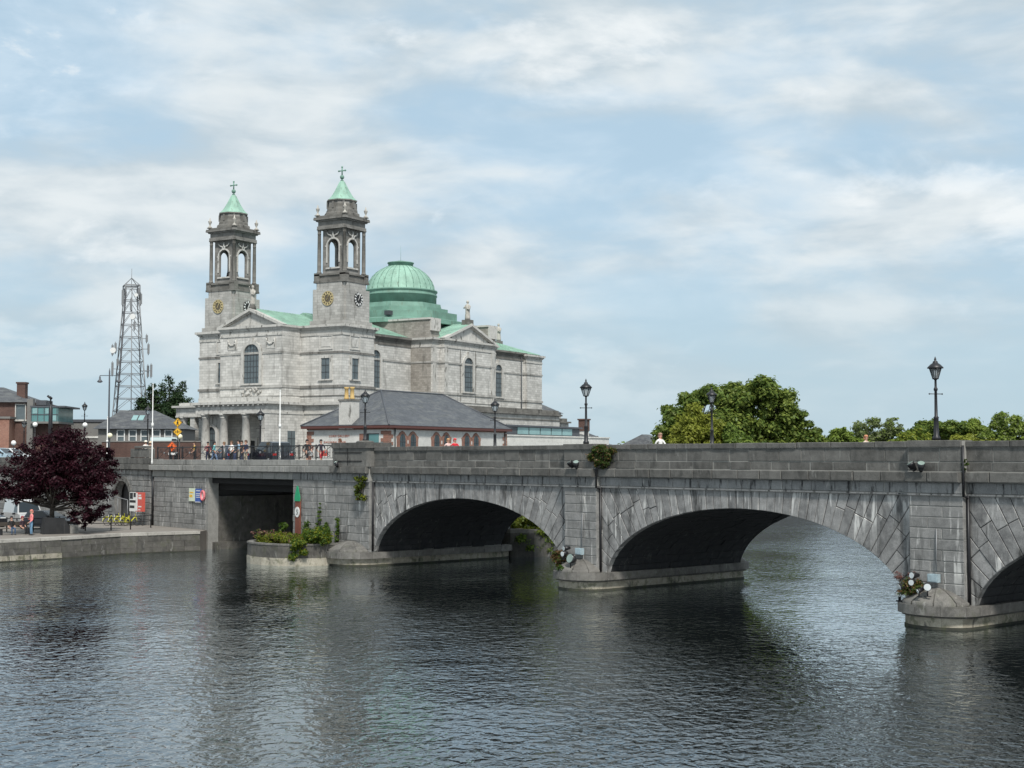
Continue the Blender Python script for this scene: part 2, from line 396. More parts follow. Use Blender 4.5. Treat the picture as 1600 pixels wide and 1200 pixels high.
def pier_cap(xc, hw, yc_, dep, sg, z0):
    """low half dome of cut stones over the pier nose"""
    prof = [(1.0, 0.0), (1.0, 0.13), (0.94, 0.17), (0.72, 0.37), (0.44, 0.55), (0.12, 0.66)]
    def part(name, mat, a0, a1, k, dz, n):
        vs = []; fs = []
        for r_, z in prof:
            for i in range(n + 1):
                a = math.pi * (a0 + (a1 - a0) * i / n); vs.append((xc + hw * r_ * k * math.cos(a), yc_ - sg * dep * r_ * k * math.sin(a), z0 + z + dz))
        for i in range(len(prof) - 1):
            for q in range(n): fs.append((i * (n + 1) + q, i * (n + 1) + q + 1, (i + 1) * (n + 1) + q + 1, (i + 1) * (n + 1) + q))
        m_ = MB().add(vs, fs, 0, True); m_.add(vs, [tuple(range((len(prof) - 1) * (n + 1), len(prof) * (n + 1)))])
        m_.build(name, mat, bridge, recalc=False)
    part('cap_core', M['quaywall'], 0, 1, 0.975, -0.012, 20)
    cuts = [0.0, 0.17, 0.38, 0.60, 0.82, 1.0]
    for a, b in zip(cuts[:-1], cuts[1:]): part('cap_stone', M['pier'], a + 0.006, b - 0.006, 1.0 + R.uniform(-0.008, 0.008), R.uniform(-0.006, 0.008), 6)
def ring_stones(name, xc, hw, y0, dep, z0, z1, mat, far=11.2):
    """a course of cut stones round the pier, each one its own piece"""
    n = 20; o = nose(xc, hw, y0, dep, n, far); i_ = nose(xc, hw - 0.55, y0 + 0.1, max(0.3, dep - 0.5), n, far)
    cuts = [0, 3, 7, 11, 14, 17, 20]
    for a, b in zip(cuts[:-1], cuts[1:]):
        for base in (0, n + 1):
            P = o[base + a:base + b + 1] + i_[base + a:base + b + 1][::-1]; c = (sum(p[0] for p in P) / len(P), sum(p[1] for p in P) / len(P)); k = R.uniform(-0.012, 0.012)
            P = [(c[0] + (x - c[0]) * (0.985 + k * 0.4), c[1] + (y - c[1]) * 0.99) for x, y in P]; MB().prism(P, z0, z1 + R.uniform(-0.012, 0.008)).build(name, mat, bridge)
    y = y0
    while y < far - 0.3:
        y2 = min(far, y + R.uniform(1.5, 2.3))
        for sg in (-1, 1): xs = sorted((xc + sg * hw, xc + sg * (hw - 0.55))); MB().box(xs[0], y + 0.012, z0, xs[1], y2 - 0.012, z1 + R.uniform(-0.012, 0.008)).build(name, mat, bridge)
        y = y2
def pier(xc, hw, cap=True):
    MB().prism(nose(xc, hw + 0.13, 0.25, 1.2), -2.5, 0.09).build('pier_base', M['algae'], bridge)
    MB().prism(nose(xc, hw + 0.02, 0.25, 1.05), 0.09, 0.93).build('pier_core', M['joint'], bridge)
    ring_stones('pier_course_stone', xc, hw + 0.10, 0.25, 1.15, 0.10, 0.47, M['tide'])
    MB().prism(nose(xc, hw + 0.24, 0.25, 1.30), 0.475, 0.56).build('pier_moulding', M['quaywall'], bridge)
    ring_stones('pier_ledge_stone', xc, hw + 0.40, 0.25, 1.48, 0.57, 0.96, M['pier'])
    pier_cap(xc, hw + 0.05, 0.05, 1.25, 1, 0.96); pier_cap(xc, hw + 0.05, 11.3, 1.25, -1, 0.96)
pier(-1.36, 1.42); pier(-22.92, 1.42); pier(20.1, 1.42)
MB().box(-2.9, 0.45, 0.5, 0.1, 11.1, 6.3).box(-24.4, 0.45, 0.5, -21.45, 11.1, 6.3).box(18.55, 0.45, 0.5, XE, 11.1, 6.3).build('pier_body', M['joint'], bridge)
# --- abutment on the far bank
for k in range(10):
    z0, z1 = 0.6 + 4.85 * k / 10, 0.6 + 4.85 * (k + 1) / 10
    course('ashlar_stone', -52.1, -42.75, z0, z1, 0.0, 0.4, 1.35, M['ashlar'], off=k % 2)
MB().box(-52.05, 0.03, -2, -42.78, 11.1, 5.49).box(-52.05, 0.3, 5.4, -47, 11.1, 6.40).build('abutment_core', M['mortar'], bridge)
p1 = -44.75
MB().prism(nose(p1, 2.08, 0.1, 1.5), -2.5, 0.10).build('pier_base', M['algae'], bridge)
MB().prism(nose(p1, 1.9, 0.1, 1.3), 0.1, 0.9).build('pier_core', M['joint'], bridge)
ring_stones('pier_course_stone', p1, 2.05, 0.1, 1.5, 0.12, 0.50, M['tide'])
ring_stones('pier_ledge_stone', p1, 2.3, 0.1, 1.75, 0.51, 0.92, M['pier'])
pier_cap(p1, 1.95, -0.02, 1.5, 1, 0.92)
MB().tube((-42.68, 0.24, 1.0), (-42.68, 0.24, 5.43), 0.07, n=8).build('dark_line_pipe', M['black'], bridge)  # black pipe added at the abutment corner to stand in for its shaded return
# --- flat approach span over the old canal cut, and the wall on the quay
course('cornice_stone', -74.0, -47.0, 5.97, 6.42, -0.30, 0.6, 2.6, M['concrete'], 0.03)
course('parapet_stone', -74.0, -47.0, 6.42, 6.86, -0.06, 0.6, 3.4, M['concrete'])
course('frieze_stone', -65.0, -52.1, 5.46, 5.97, -0.04, 0.6, 4.4, M['concrete'], 0.015, 0.05)
course('frieze_stone', -52.1, -47.0, 5.46, 5.97, -0.05, 0.6, 2.0, M['frieze'])
course('frieze_stone', -73.6, -65.0, 5.46, 5.97, -0.04, 0.6, 2.2, M['concrete'])
MB().box(-74, 0.0, 5.47, -47, 0.55, 6.84).build('mortar_bed', M['mortar'], bridge)
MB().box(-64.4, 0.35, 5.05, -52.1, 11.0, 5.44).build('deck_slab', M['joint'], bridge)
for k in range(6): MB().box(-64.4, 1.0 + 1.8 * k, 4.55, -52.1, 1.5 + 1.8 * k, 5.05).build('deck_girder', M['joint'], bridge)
for k in range(10):
    z0, z1 = 1.45 + 4.0 * k / 10, 1.45 + 4.0 * (k + 1) / 10
    course('ashlar_stone', -73.6, -64.75, z0, z1, 0.0, 0.4, 1.7, M['ashlar'])
MB().box(-73.6, 0.03, -1, -64.42, 0.8, 5.46).build('abutment_core', M['mortar'], bridge)
mb = MB(); mb.box(-64.74, 0.02, -0.5, -64.40, 0.9, 5.45); mb.build('jamb', M['concrete'], bridge)
MB().box(-66.0, 0.9, -2, -64.36, 13, 4.05).build('cut_wall', M['quaywall'], bridge)
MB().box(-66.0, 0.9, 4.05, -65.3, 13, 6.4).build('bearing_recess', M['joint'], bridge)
MB().box(-64.36, 0.4, -2, -63.9, 13, 0.55).build('cut_ledge', M['quaywall'], bridge)
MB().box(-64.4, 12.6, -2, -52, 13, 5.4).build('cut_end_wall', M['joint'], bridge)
# --- deck, kerbs and the far parapet
MB().box(-66, 0.62, 6.02, XE, 11.0, 6.47).build('road_deck', M['asphalt'], bridge)
MB().box(-66, 0.75, 6.475, XE, 2.9, 6.60).box(-66, 8.8, 6.475, XE, 10.7, 6.60).build('pavement', M['paving'], bridge)
course('parapet_stone', -43.0, XE, 6.3, 7.42, 10.75, 11.2, 3.0, M['parapet'])
course('coping_stone', -43.0, XE, 7.42, 7.68, 10.7, 11.28, 3.4, M['parapet'])
MB().box(-66, 10.9, 5.2, XE, 11.14, 6.35).build('far_wall', M['parapet'], bridge)

# ================================================================== the domed church
def ashlar_mat(name, lo, hi, bw_=0.95, bh=0.40, stain=0.55, stainc=(0.09, 0.085, 0.075), patch=0.5, jcol=(0.16, 0.155, 0.145)):
    m, g = new_mat(name)
    oc = g.n('ShaderNodeTexCoord').outputs['Object']; sp = g.n('ShaderNodeSeparateXYZ', {0: oc})
    uv = g.n('ShaderNodeCombineXYZ', {0: g.math('ADD', sp.outputs[0], sp.outputs[1]), 1: sp.outputs[2], 2: 0.0}).outputs[0]
    bk = g.n('ShaderNodeTexBrick', {'Vector': uv, 'Color1': lo + (1,), 'Color2': hi + (1,), 'Mortar': jcol + (1,), 'Scale': 1.0,
                                    'Mortar Size': 0.012, 'Mortar Smooth': 0.3, 'Bias': 0.25, 'Brick Width': bw_, 'Row Height': bh}, offset=0.5)
    col = bk.outputs[0]
    big = g.noise(oc, 0.35, 6, 0.6)
    col = g.mix(g.ramp(big, 0.35, 0.68, 0, patch), col, tuple(c * 0.72 for c in lo))
    st = g.noise(g.scale(oc, 1.0, 1.0, 0.16), 1.1, 5, 0.62, 0.4)
    col = g.mix(g.ramp(st, 0.52, 0.70, 0, stain), col, stainc)
    fine = g.noise(oc, 6.0, 5, 0.7)
    col = g.mix(0.35, col, g.mix(fine, (0.6, 0.6, 0.6), (1.35, 1.35, 1.33)), 'MULTIPLY')
    finish(g, col, 0.9, g.math('SUBTRACT', fine, g.math('MULTIPLY', bk.outputs[1], 0.8)), 0.35, 0.04)
    return m
M['ch'] = ashlar_mat('church_limestone', (0.40, 0.39, 0.365), (0.62, 0.605, 0.57), stain=0.42, patch=0.4)
M['chtrim'] = stone('church_trim', (0.40, 0.39, 0.36), (0.56, 0.545, 0.51), lime=0.2, stain=0.85, stainc=(0.07, 0.065, 0.055), streak=0.3)
M['chdark'] = ashlar_mat('church_weathered', (0.11, 0.104, 0.092), (0.20, 0.192, 0.175), stain=0.75, stainc=(0.04, 0.037, 0.032))
M['chclock'] = ashlar_mat('church_clock_stage', (0.30, 0.292, 0.272), (0.46, 0.448, 0.42), stain=0.6, stainc=(0.07, 0.065, 0.055))
M['chbelfry'] = ashlar_mat('church_belfry', (0.14, 0.134, 0.122), (0.26, 0.25, 0.232), stain=0.75, stainc=(0.045, 0.042, 0.036))
M['rubble'] = ashlar_mat('church_rubble', (0.22, 0.20, 0.175), (0.36, 0.335, 0.30), 0.6, 0.3, stain=0.5)
def copper_mat(name, c, step=0.62, dark=0.35):
    m, g = new_mat(name)
    oc = g.n('ShaderNodeTexCoord').outputs['Object']
    n1 = g.noise(oc, 0.5, 6, 0.6); n2 = g.noise(g.scale(oc, 2, 2, 0.35), 1.4, 5, 0.6)
    col = g.mix(g.ramp(n1, 0.3, 0.7), tuple(x * 0.8 for x in c), tuple(min(1, x * 1.15) for x in c))
    col = g.mix(g.ramp(n2, 0.54, 0.72, 0, dark), col, (0.115, 0.135, 0.095))
    sp = g.n('ShaderNodeSeparateXYZ', {0: oc})
    finish(g, col, 0.7, n1, 0.2, 0.05)
    return m
M['copper'] = copper_mat('green_copper', (0.25, 0.41, 0.325), dark=0.6); M['copperdark'] = copper_mat('dull_green_copper', (0.15, 0.275, 0.22), dark=0.55)
M['leaded'] = plain('leaded_glass', (0.10, 0.125, 0.135), 0.25, var=0.35, sc_=1.2)
M['gold'] = plain('gilded_figures', (0.45, 0.37, 0.19), 0.5, var=0.15)
M['dial'] = plain('black_dial', (0.014, 0.014, 0.014), 0.5); M['browndial'] = plain('brown_dial', (0.11, 0.09, 0.06), 0.6)
M['statue'] = plain('statue_stone', (0.40, 0.38, 0.34), 0.9, var=0.5, sc_=2.5)
M['iron'] = plain('window_iron', (0.05, 0.055, 0.06), 0.6)
CHR = math.atan2(math.cos(rad(30.8)), math.sin(rad(30.8)))
CHO = Vector((-24.745, 200.0, 0))
church = thing('domed_church', 'pale stone church with two clock towers and a green copper dome', 'church', CHO, CHR)
def remap(mb, plane, at):
    """canonical (along, depth into the wall, z) onto a wall of the building"""
    if plane == 'front': mb.v = [(at + y, s, z) for s, y, z in mb.v]
    elif plane == 'back': mb.v = [(at - y, s, z) for s, y, z in mb.v]
    elif plane == 'left': mb.v = [(s, at - y, z) for s, y, z in mb.v]
    else: mb.v = [(s, at + y, z) for s, y, z in mb.v]
    return mb
def arch_pts(w, zs, rise=None, n=16):
    rise = w if rise is None else rise
    return [(w * math.cos(math.pi * i / n), zs + rise * math.sin(math.pi * i / n)) for i in range(n + 1)]
def ring(mb, s0, w_in, w_out, zs, zb, y0, y1, mi=0, n=16, key=0.0):
    """arched architrave: two uprights and a curved head"""
    a, b = arch_pts(w_in, zs, n=n), arch_pts(w_out, zs, n=n)
    for i in range(n):
        q = [a[i], b[i], b[i + 1], a[i + 1]]
        mb.prism([(s0 + p[0], p[1]) for p in q], y0, y1, 'y', mi)
    for sg in (-1, 1):
        x0, x1 = sorted((s0 + sg * w_in, s0 + sg * w_out)); mb.box(x0, y0, zb, x1, y1, zs, mi)
    if key: mb.prism([(s0 - 0.22, zs + w_in - 0.05), (s0 + 0.22, zs + w_in - 0.05), (s0 + 0.34, zs + w_out + key), (s0 - 0.34, zs + w_out + key)], y0 - 0.1, y1, 'y', mi)
    return mb
def arched_window(parent, plane, at, s0, hw, zb, zs, fr=0.42, trim=None, glass=None, sill=True, bars=(3, 6), key=0.45, bar_r=0.035):
    mb = MB(); a = arch_pts(hw, zs)
    mb.prism([(s0 + hw, zb)] + [(s0 + p[0], p[1]) for p in a] + [(s0 - hw, zb)], -0.02, 0.05, 'y')
    wdw = remap(mb, plane, at).build('window', glass or M['leaded'], parent)
    mb = ring(MB(), s0, hw, hw + fr, zs, zb, -0.24, 0.05, key=key)
    if sill: mb.box(s0 - hw - fr - 0.1, -0.34, zb - 0.25, s0 + hw + fr + 0.1, 0.05, zb)
    remap(mb, plane, at).build('frame', trim or M['chtrim'], wdw)
    mb = MB(); nx, nz = bars
    for i in range(1, nx + 1):
        x = -hw + 2 * hw * i / (nx + 1); zt = zs + math.sqrt(max(0.0, hw * hw - x * x)); mb.box(s0 + x - bar_r, -0.06, zb, s0 + x + bar_r, -0.01, zt)
    for i in range(1, nz + 1):
        z = zb + (zs + hw - zb) * i / (nz + 1); h_ = hw if z < zs else math.sqrt(max(0, hw * hw - (z - zs) ** 2)); mb.box(s0 - h_, -0.055, z - bar_r, s0 + h_, -0.012, z + bar_r)
    remap(mb, plane, at).build('glazing_bars', M['iron'], wdw)
    return wdw
def rect_window(parent, plane, at, s0, hw, zb, zt, fr=0.3, trim=None, glass=None, panes=(1, 2), name='window', proud=0.16, bar_m=None):
    mb = MB().box(s0 - hw, -0.02, zb, s0 + hw, 0.05, zt)
    wdw = remap(mb, plane, at).build(name, glass or M['leaded'], parent)
    mb = MB()
    if fr:
        mb.box(s0 - hw - fr, -proud, zb, s0 - hw, 0.05, zt + fr).box(s0 + hw, -proud, zb, s0 + hw + fr, 0.05, zt + fr).box(s0 - hw, -proud, zt, s0 + hw, 0.05, zt + fr)
        mb.box(s0 - hw - fr - 0.1, -proud - 0.08, zb - 0.2, s0 + hw + fr + 0.1, 0.05, zb)
        remap(mb, plane, at).build('frame', trim or M['chtrim'], wdw)
    mb = MB(); nx, nz = panes
    for i in range(1, nx): x = s0 - hw + 2 * hw * i / nx; mb.box(x - 0.035, -0.06, zb, x + 0.035, -0.01, zt)
    for i in range(1, nz): z = zb + (zt - zb) * i / nz; mb.box(s0 - hw, -0.06, z - 0.04, s0 + hw, -0.01, z + 0.04)
    if mb.v: remap(mb, plane, at).build('glazing_bars', bar_m or M['iron'], wdw)
    return wdw
def band(mb, x0, y0, x1, y1, z0, z1, out):
    return mb.box(x0 - out, y0 - out, z0, x1 + out, y1 + out, z1)
def cornice(mb, x0, y0, x1, y1, z, big=0.55):
    """moulded cornice whose top is at z"""
    band(mb, x0, y0, x1, y1, z - 1.55, z - 1.30, 0.10); band(mb, x0, y0, x1, y1, z - 1.31, z - 0.69, 0.03); band(mb, x0, y0, x1, y1, z - 0.70, z - 0.52, 0.18)
    band(mb, x0, y0, x1, y1, z - 0.52, z - 0.34, big * 0.62); band(mb, x0, y0, x1, y1, z - 0.34, z, big)
    return mb
def strings(mb, x0, y0, x1, y1):
    band(mb, x0, y0, x1, y1, 17.25, 17.62, 0.16); band(mb, x0, y0, x1, y1, 22.28, 22.58, 0.12)
    band(mb, x0, y0, x1, y1, 16.0, 16.15, 0.08)
    return mb
# ---- towers
def build_tower():
    c = 3.9
    t = MB().box(0, 0, 6.4, 7.8, 7.8, 26.5).build('tower', M['ch'], church)
    strings(MB(), 0, 0, 7.8, 7.8).build('string_course', M['chbelfry'], t)
    band(MB(), 0, 0, 7.8, 7.8, 6.4, 7.4, 0.12).build('base_moulding', M['chtrim'], t); band(MB(), 0, 0, 7.8, 7.8, 13.4, 13.65, 0.14).build('lower_moulding', M['chtrim'], t); band(MB(), 0, 0, 7.8, 7.8, 14.7, 15.1, 0.5).build('lower_cornice', M['chtrim'], t)
    mb = MB(); cornice(mb, 0, 0, 7.8, 7.8, 26.5)
    mb.build('moulding', M['chtrim'], t)
    mb = MB(); h = 3.17
    mb.box(c - 3.3, c - 3.3, 26.5, c + 3.3, c + 3.3, 27.25)
    mb.box(c - h, c - 2.78, 27.25, c + h, c + 2.78, 31.95).box(c - 2.78, c - h, 27.25, c + 2.78, c + h, 31.95)
    mb.box(c - 2.86, c - 2.3, 31.95, c + 2.86, c + 2.3, 32.95).box(c - 2.3, c - 2.86, 31.95, c + 2.3, c + 2.86, 32.95)
    mb.box(c - 2.62, c - 2.62, 31.95, c + 2.62, c + 2.62, 32.9)
    mb.build('clock_stage', M['chclock'], t)
    mb = MB(); band(mb, c, c, c, c, 32.95, 33.25, 2.95); band(mb, c, c, c, c, 33.25, 34.0, 2.72); band(mb, c, c, c, c, 34.0, 34.25, 2.9)
    for sx in (-1, 1):
        for sy in (-1, 1): mb.box(c + sx * 2.4 - 0.5, c + sy * 2.4 - 0.5, 33.25, c + sx * 2.4 + 0.5, c + sy * 2.4 + 0.5, 34.45)
    mb.build('belfry_base', M['chdark'], t)
    for sx in (-1, 1):
        for sy in (-1, 1):
            cx_, cy_ = c + sx * 2.36, c + sy * 2.36
            MB().lathe([(0.36, 34.45), (0.36, 34.62), (0.29, 34.7), (0.29, 36.5), (0.25, 40.3), (0.28, 40.34), (0.28, 40.42), (0.25, 40.48), (0.28, 40.9), (0.40, 40.95), (0.40, 41.1)], cx_, cy_, 12).build('column', M['chdark'], t)
            MB().lathe([(0.34, 43.0), (0.34, 43.25), (0.16, 43.4), (0.10, 43.6), (0.24, 43.9), (0.30, 44.15), (0.30, 44.2), (0.14, 44.3), (0.05, 44.75)], c + sx * 2.55, c + sy * 2.55, 10).build('urn', M['statue'], t)
    for plane, at in (('front', c - 1.98), ('back', c + 1.98), ('right', c - 1.98), ('left', c + 1.98)):
        mb = MB(); hw, zs, zb = 0.98, 38.5, 35.15; W = 1.98 if plane in ('front', 'back') else 1.50; th = 0.36
        a = arch_pts(hw, zs, n=12)
        for s0, s1 in ((-W, -hw), (hw, W)): mb.box(c + s0, 0, 34.25, c + s1, th, 41.0)
        mb.box(c - hw, 0, 34.25, c + hw, th, zb)
        for i in range(12):
            p, q = a[i], a[i + 1]; mb.prism([(c + q[0], q[1]), (c + p[0], p[1]), (c + p[0], 41.0), (c + q[0], 41.0)], 0, th, 'y')
        remap(mb, plane, at).build('belfry_arch', M['chbelfry'], t)
        mb = ring(MB(), c, hw + 0.08, hw + 0.30, zs, 36.0, -0.13, 0.02, n=12, key=0.25)
        mb.box(c - 1.48, -0.10, 38.4, c - hw - 0.3, 0.02, 38.62).box(c + hw + 0.3, -0.10, 38.4, c + 1.48, 0.02, 38.62)
        mb.box(c - hw - 0.3, -0.2, 35.05, c + hw + 0.3, 0.0, 35.28)
        for k in range(5):                                     # carved garland over the arch
            a0, a1 = math.pi * k / 5, math.pi * (k + 1) / 5
            mb.tube((c - 1.1 * math.cos(a0), -0.1, 40.55 - 0.55 * math.sin(a0)), (c - 1.1 * math.cos(a1), -0.1, 40.55 - 0.55 * math.sin(a1)), 0.12, n=5)
        mb.tube((c, -0.1, 39.85), (c, -0.1, 40.7), 0.2, 0.1, 5)
        remap(mb, plane, at).build('arch_moulding', M['chtrim'], t)
    mb = MB(); band(mb, c, c, c, c, 41.0, 41.5, 2.62); band(mb, c, c, c, c, 41.5, 42.2, 2.5); band(mb, c, c, c, c, 42.2, 42.4, 2.75); band(mb, c, c, c, c, 42.4, 42.65, 3.02)
    mb.build('entablature', M['chbelfry'], t)
    mb = MB(); band(mb, c, c, c, c, 42.65, 42.82, 2.98); band(mb, c, c, c, c, 42.82, 43.05, 2.7)
    for k in range(4):
        a = math.pi / 4 + k * math.pi / 2
        mb.box(c + 2.55 * math.copysign(1, math.cos(a)) - 0.34, c + 2.55 * math.copysign(1, math.sin(a)) - 0.34, 43.05, c + 2.55 * math.copysign(1, math.cos(a)) + 0.34, c + 2.55 * math.copysign(1, math.sin(a)) + 0.34, 43.15)
    mb.lathe([(2.75, 43.05), (2.72, 43.45), (2.45, 43.6), (2.40, 44.0), (2.3, 44.15), (2.22, 44.5), (2.16, 44.9)], c, c, 8, math.pi / 8, sm=False)
    mb.build('attic_stage', M['chdark'], t)
    mb = MB(); mb.lathe([(2.14, 44.9), (2.12, 45.3), (2.36, 45.35), (2.36, 45.5)], c, c, 8, math.pi / 8, sm=False)
    for k in range(8):
        a = k * math.pi / 4; mb.box(c + 2.1 * math.cos(a) - 0.14, c + 2.1 * math.sin(a) - 0.14, 44.2, c + 2.1 * math.cos(a) + 0.14, c + 2.1 * math.sin(a) + 0.14, 45.2)
    mb.build('lantern_drum', M['chbelfry'], t)
    MB().lathe([(2.38, 45.5), (2.24, 45.57), (1.88, 45.92), (1.52, 46.42), (1.16, 47.02), (0.80, 47.7), (0.46, 48.35), (0.30, 48.55)], c, c, 8, math.pi / 8, sm=False).build('spire', M['copper'], t)
    mb = MB(); mb.lathe([(0.26, 48.6), (0.14, 48.75), (0.14, 48.85)], c, c, 8); mb.ball((c, c, 49.15), 0.34); mb.tube((c, c, 49.4), (c, c, 50.62), 0.10, 0.10, 6)
    mb.tube((c, c - 0.58, 50.12), (c, c + 0.58, 50.12), 0.10, 0.10, 6)
    for p in ((c, c - 0.6, 50.12), (c, c + 0.6, 50.12), (c, c, 50.68)): mb.ball(p, 0.15, 6)
    mb.build('cross', M['copperdark'], t)
    for plane, at, dark in (('front', c - 3.19, False), ('right', c - 3.19, True)):
        mb = MB(); z0 = 30.5
        mb.v += []; n = 28
        disc = [(c + 1.02 * math.cos(2 * math.pi * k / n), z0 + 1.02 * math.sin(2 * math.pi * k / n)) for k in range(n)]
        mb.prism(disc, -0.06, 0.02, 'y', 0)
        for k in range(12):
            a = 2 * math.pi * k / 12; ca, sa = math.cos(a), math.sin(a); w_ = 0.085 if k % 3 else 0.12
            mb.prism([(c + ca * r_ - sa * s_, z0 + sa * r_ + ca * s_) for r_, s_ in ((0.66, -w_), (0.97, -w_), (0.97, w_), (0.66, w_))], -0.11, -0.05, 'y', 1)
        for ang, ln, w_ in ((rad(90 - 30), 0.55, 0.075), (rad(90 - 24), 0.88, 0.055)):
            ca, sa = math.cos(ang), math.sin(ang); sg = -1 if plane == 'front' else 1
            mb.prism([(c + sg * (ca * r_) - sa * s_, z0 + sa * r_ + ca * s_ * sg) for r_, s_ in ((-0.25, -w_), (ln, -w_ * 0.5), (ln, w_ * 0.5), (-0.25, w_))], -0.15, -0.11, 'y', 1)
        remap(mb, plane, at).build('clock_face', [M['dial'] if dark else M['browndial'], M['gold'] if not dark else M['white']], t)
        if not dark:
            rr = MB()
            for k in range(28):
                a0, a1 = 2 * math.pi * k / 28, 2 * math.pi * (k + 1) / 28
                rr.prism([(c + r_ * math.cos(a), z0 + r_ * math.sin(a)) for r_, a in ((0.60, a0), (0.68, a0), (0.68, a1), (0.60, a1))], -0.12, -0.05, 'y')
                rr.prism([(c + r_ * math.cos(a), z0 + r_ * math.sin(a)) for r_, a in ((0.98, a0), (1.08, a0), (1.08, a1), (0.98, a1))], -0.12, -0.05, 'y')
            remap(rr, plane, at).build('clock_rim', M['gold'], t)
    for plane in ('front', 'right'):
        s0 = 3.0
        rect_window(t, plane, 0.0, s0, 0.80, 18.5, 21.6, 0.42, panes=(2, 3))
        mb = MB()
        for z0, z1, hw in ((23.0, 25.6 - 0.75, 1.25),):
            mb.box(s0 - hw, -0.10, z0, s0 - hw + 0.16, 0.01, z1).box(s0 + hw - 0.16, -0.10, z0, s0 + hw, 0.01, z1).box(s0 - hw, -0.10, z1, s0 + hw, 0.01, z1 + 0.14).box(s0 - hw, -0.10, z0 - 0.14, s0 + hw, 0.01, z0)
            mb.box(s0 - 0.8, -0.05, z0 + 0.3, s0 + 0.8, 0.01, z1 - 0.3)
        remap(mb, plane, 0.0).build('wall_panel', M['chtrim'], t)
    return t
tower1 = build_tower()
tower2 = copy_tree(tower1, church); tower2.location = (0, 20.2, 0)
LOWER = ('moulding', 'base_moulding', 'lower_moulding', 'lower_cornice', 'string_course', 'window', 'wall_panel')
for tw, dy in ((tower1, -0.55), (tower2, 0.85)):            # the upper stages stand towards the outer sides
    for o in tw.children:
        if o.name.split('.')[0] not in LOWER: o.location = (0.1, dy, 0)
BY = 24.95
mb = MB()
for sg in (-1, 1): mb.tube((3.9, BY + sg * 1.35, 34.6), (3.9, BY + sg * 0.1, 39.2), 0.16, 0.14, 5); mb.tube((3.9 + sg * 1.35, BY, 34.6), (3.9 + sg * 0.1, BY, 39.2), 0.16, 0.14, 5)
mb.lathe([(0.9, 36.0), (0.8, 36.2), (0.55, 37.0), (0.45, 37.6), (0.1, 37.8)], 3.9, BY, 12); mb.build('bell', M['black'], church)
# ---- west front between the towers
mb = MB().box(-4.1, 7.82, 6.4, 7.8, 19.88, 26.5); mb.build('entrance_bay', M['ch'], church)
strings(MB(), -4.1, 7.9, 0.5, 19.8).build('string_course', M['chclock'], church)
mb = MB(); cornice(mb, -4.1, 7.9, 0.5, 19.8, 26.5, 0.45); mb.build('moulding', M['chtrim'], church)
def gable(axis, at, c0, hw, z0, zt, back, mat, name='pediment'):
    mb = MB(); P = [(c0 - hw, z0), (c0 + hw, z0), (c0, zt)]
    I = [(c0 - hw + 0.9, z0 + 0.02), (c0 + hw - 0.9, z0 + 0.02), (c0, zt - 0.5)]
    mb.prism(I, 0.15, 0.6, 'y')
    for sg in (-1, 1):
        d = 0.42
        mb.prism([(c0 + sg * hw, z0), (c0, zt), (c0, zt - d), (c0 + sg * (hw - d * hw / (zt - z0)), z0)][::sg], -0.45, 0.6, 'y')
        mb.prism([(c0 + sg * (hw - 0.9), z0), (c0, zt - d), (c0, zt - d - 0.2), (c0 + sg * (hw - 0.9 - 0.2 * hw / (zt - z0)), z0)][::sg], -0.2, 0.6, 'y')
    remap(mb, axis, at); return mb.build(name, mat, church)
gable('front', -4.1, 13.85, 6.45, 26.5, 29.15, 0, M['chtrim'])
def roof(mb, x0, x1, y0, y1, z0, zr):
    ym = (y0 + y1) / 2
    mb.add([(x0, y0, z0), (x1, y0, z0), (x1, ym, zr), (x0, ym, zr), (x0, y1, z0), (x1, y1, z0)], [(0, 1, 2, 3), (3, 2, 5, 4), (0, 3, 4), (1, 5, 2), (0, 4, 5, 1)])
    n = int((x1 - x0) / 0.62)
    for k in range(1, n):
        x = x0 + (x1 - x0) * k / n
        for ya in (y0, y1): mb.tube((x, ya, z0 + 0.03), (x, ym, zr + 0.03), 0.035, 0.035, 4, caps=False)
    return mb
roof(MB(), -3.4, 24.0, 7.5, 20.2, 26.45, 29.2).build('roof', M['copper'], church)
roof(MB(), 7.9, 24.0, 5.1, 22.6, 26.5, 29.6).build('roof', M['copper'], church)
arched_window(church, 'front', -4.1, 13.6, 1.5, 17.95, 22.3, 0.5, bars=(4, 6))
for s0 in (10.0, 17.5):
    mb = MB(); mb.box(s0 - 0.9, -0.05, 23.05, s0 + 0.9, 0.01, 24.75)
    for k in range(6):
        a0, a1 = math.pi * k / 6, math.pi * (k + 1) / 6
        mb.tube((s0 - 0.75 * math.cos(a0), -0.12, 24.5 - 0.8 * math.sin(a0)), (s0 - 0.75 * math.cos(a1), -0.12, 24.5 - 0.8 * math.sin(a1)), 0.13, n=6)
    for sg in (-1, 1): mb.tube((s0 + sg * 0.78, -0.12, 24.55), (s0 + sg * 0.78, -0.12, 23.3), 0.12, 0.05, 6)
    remap(mb, 'front', -4.1).build('carved_garland', M['chtrim'], church)
mb = MB()
for k in range(26): mb.ball((-4.2, 13.6 + R.uniform(-1.8, 1.8), 16.75 + R.uniform(-0.55, 0.55)), R.uniform(0.12, 0.28), 6)
tag(mb.build('carved_coat_of_arms', M['chclock'], church), kind='stuff')
mb = MB().lathe([(0.55, 29.0), (0.5, 29.5), (0.42, 29.6)], -3.8, 13.85, 8)
mb.build('statue_base', M['chdark'], church)
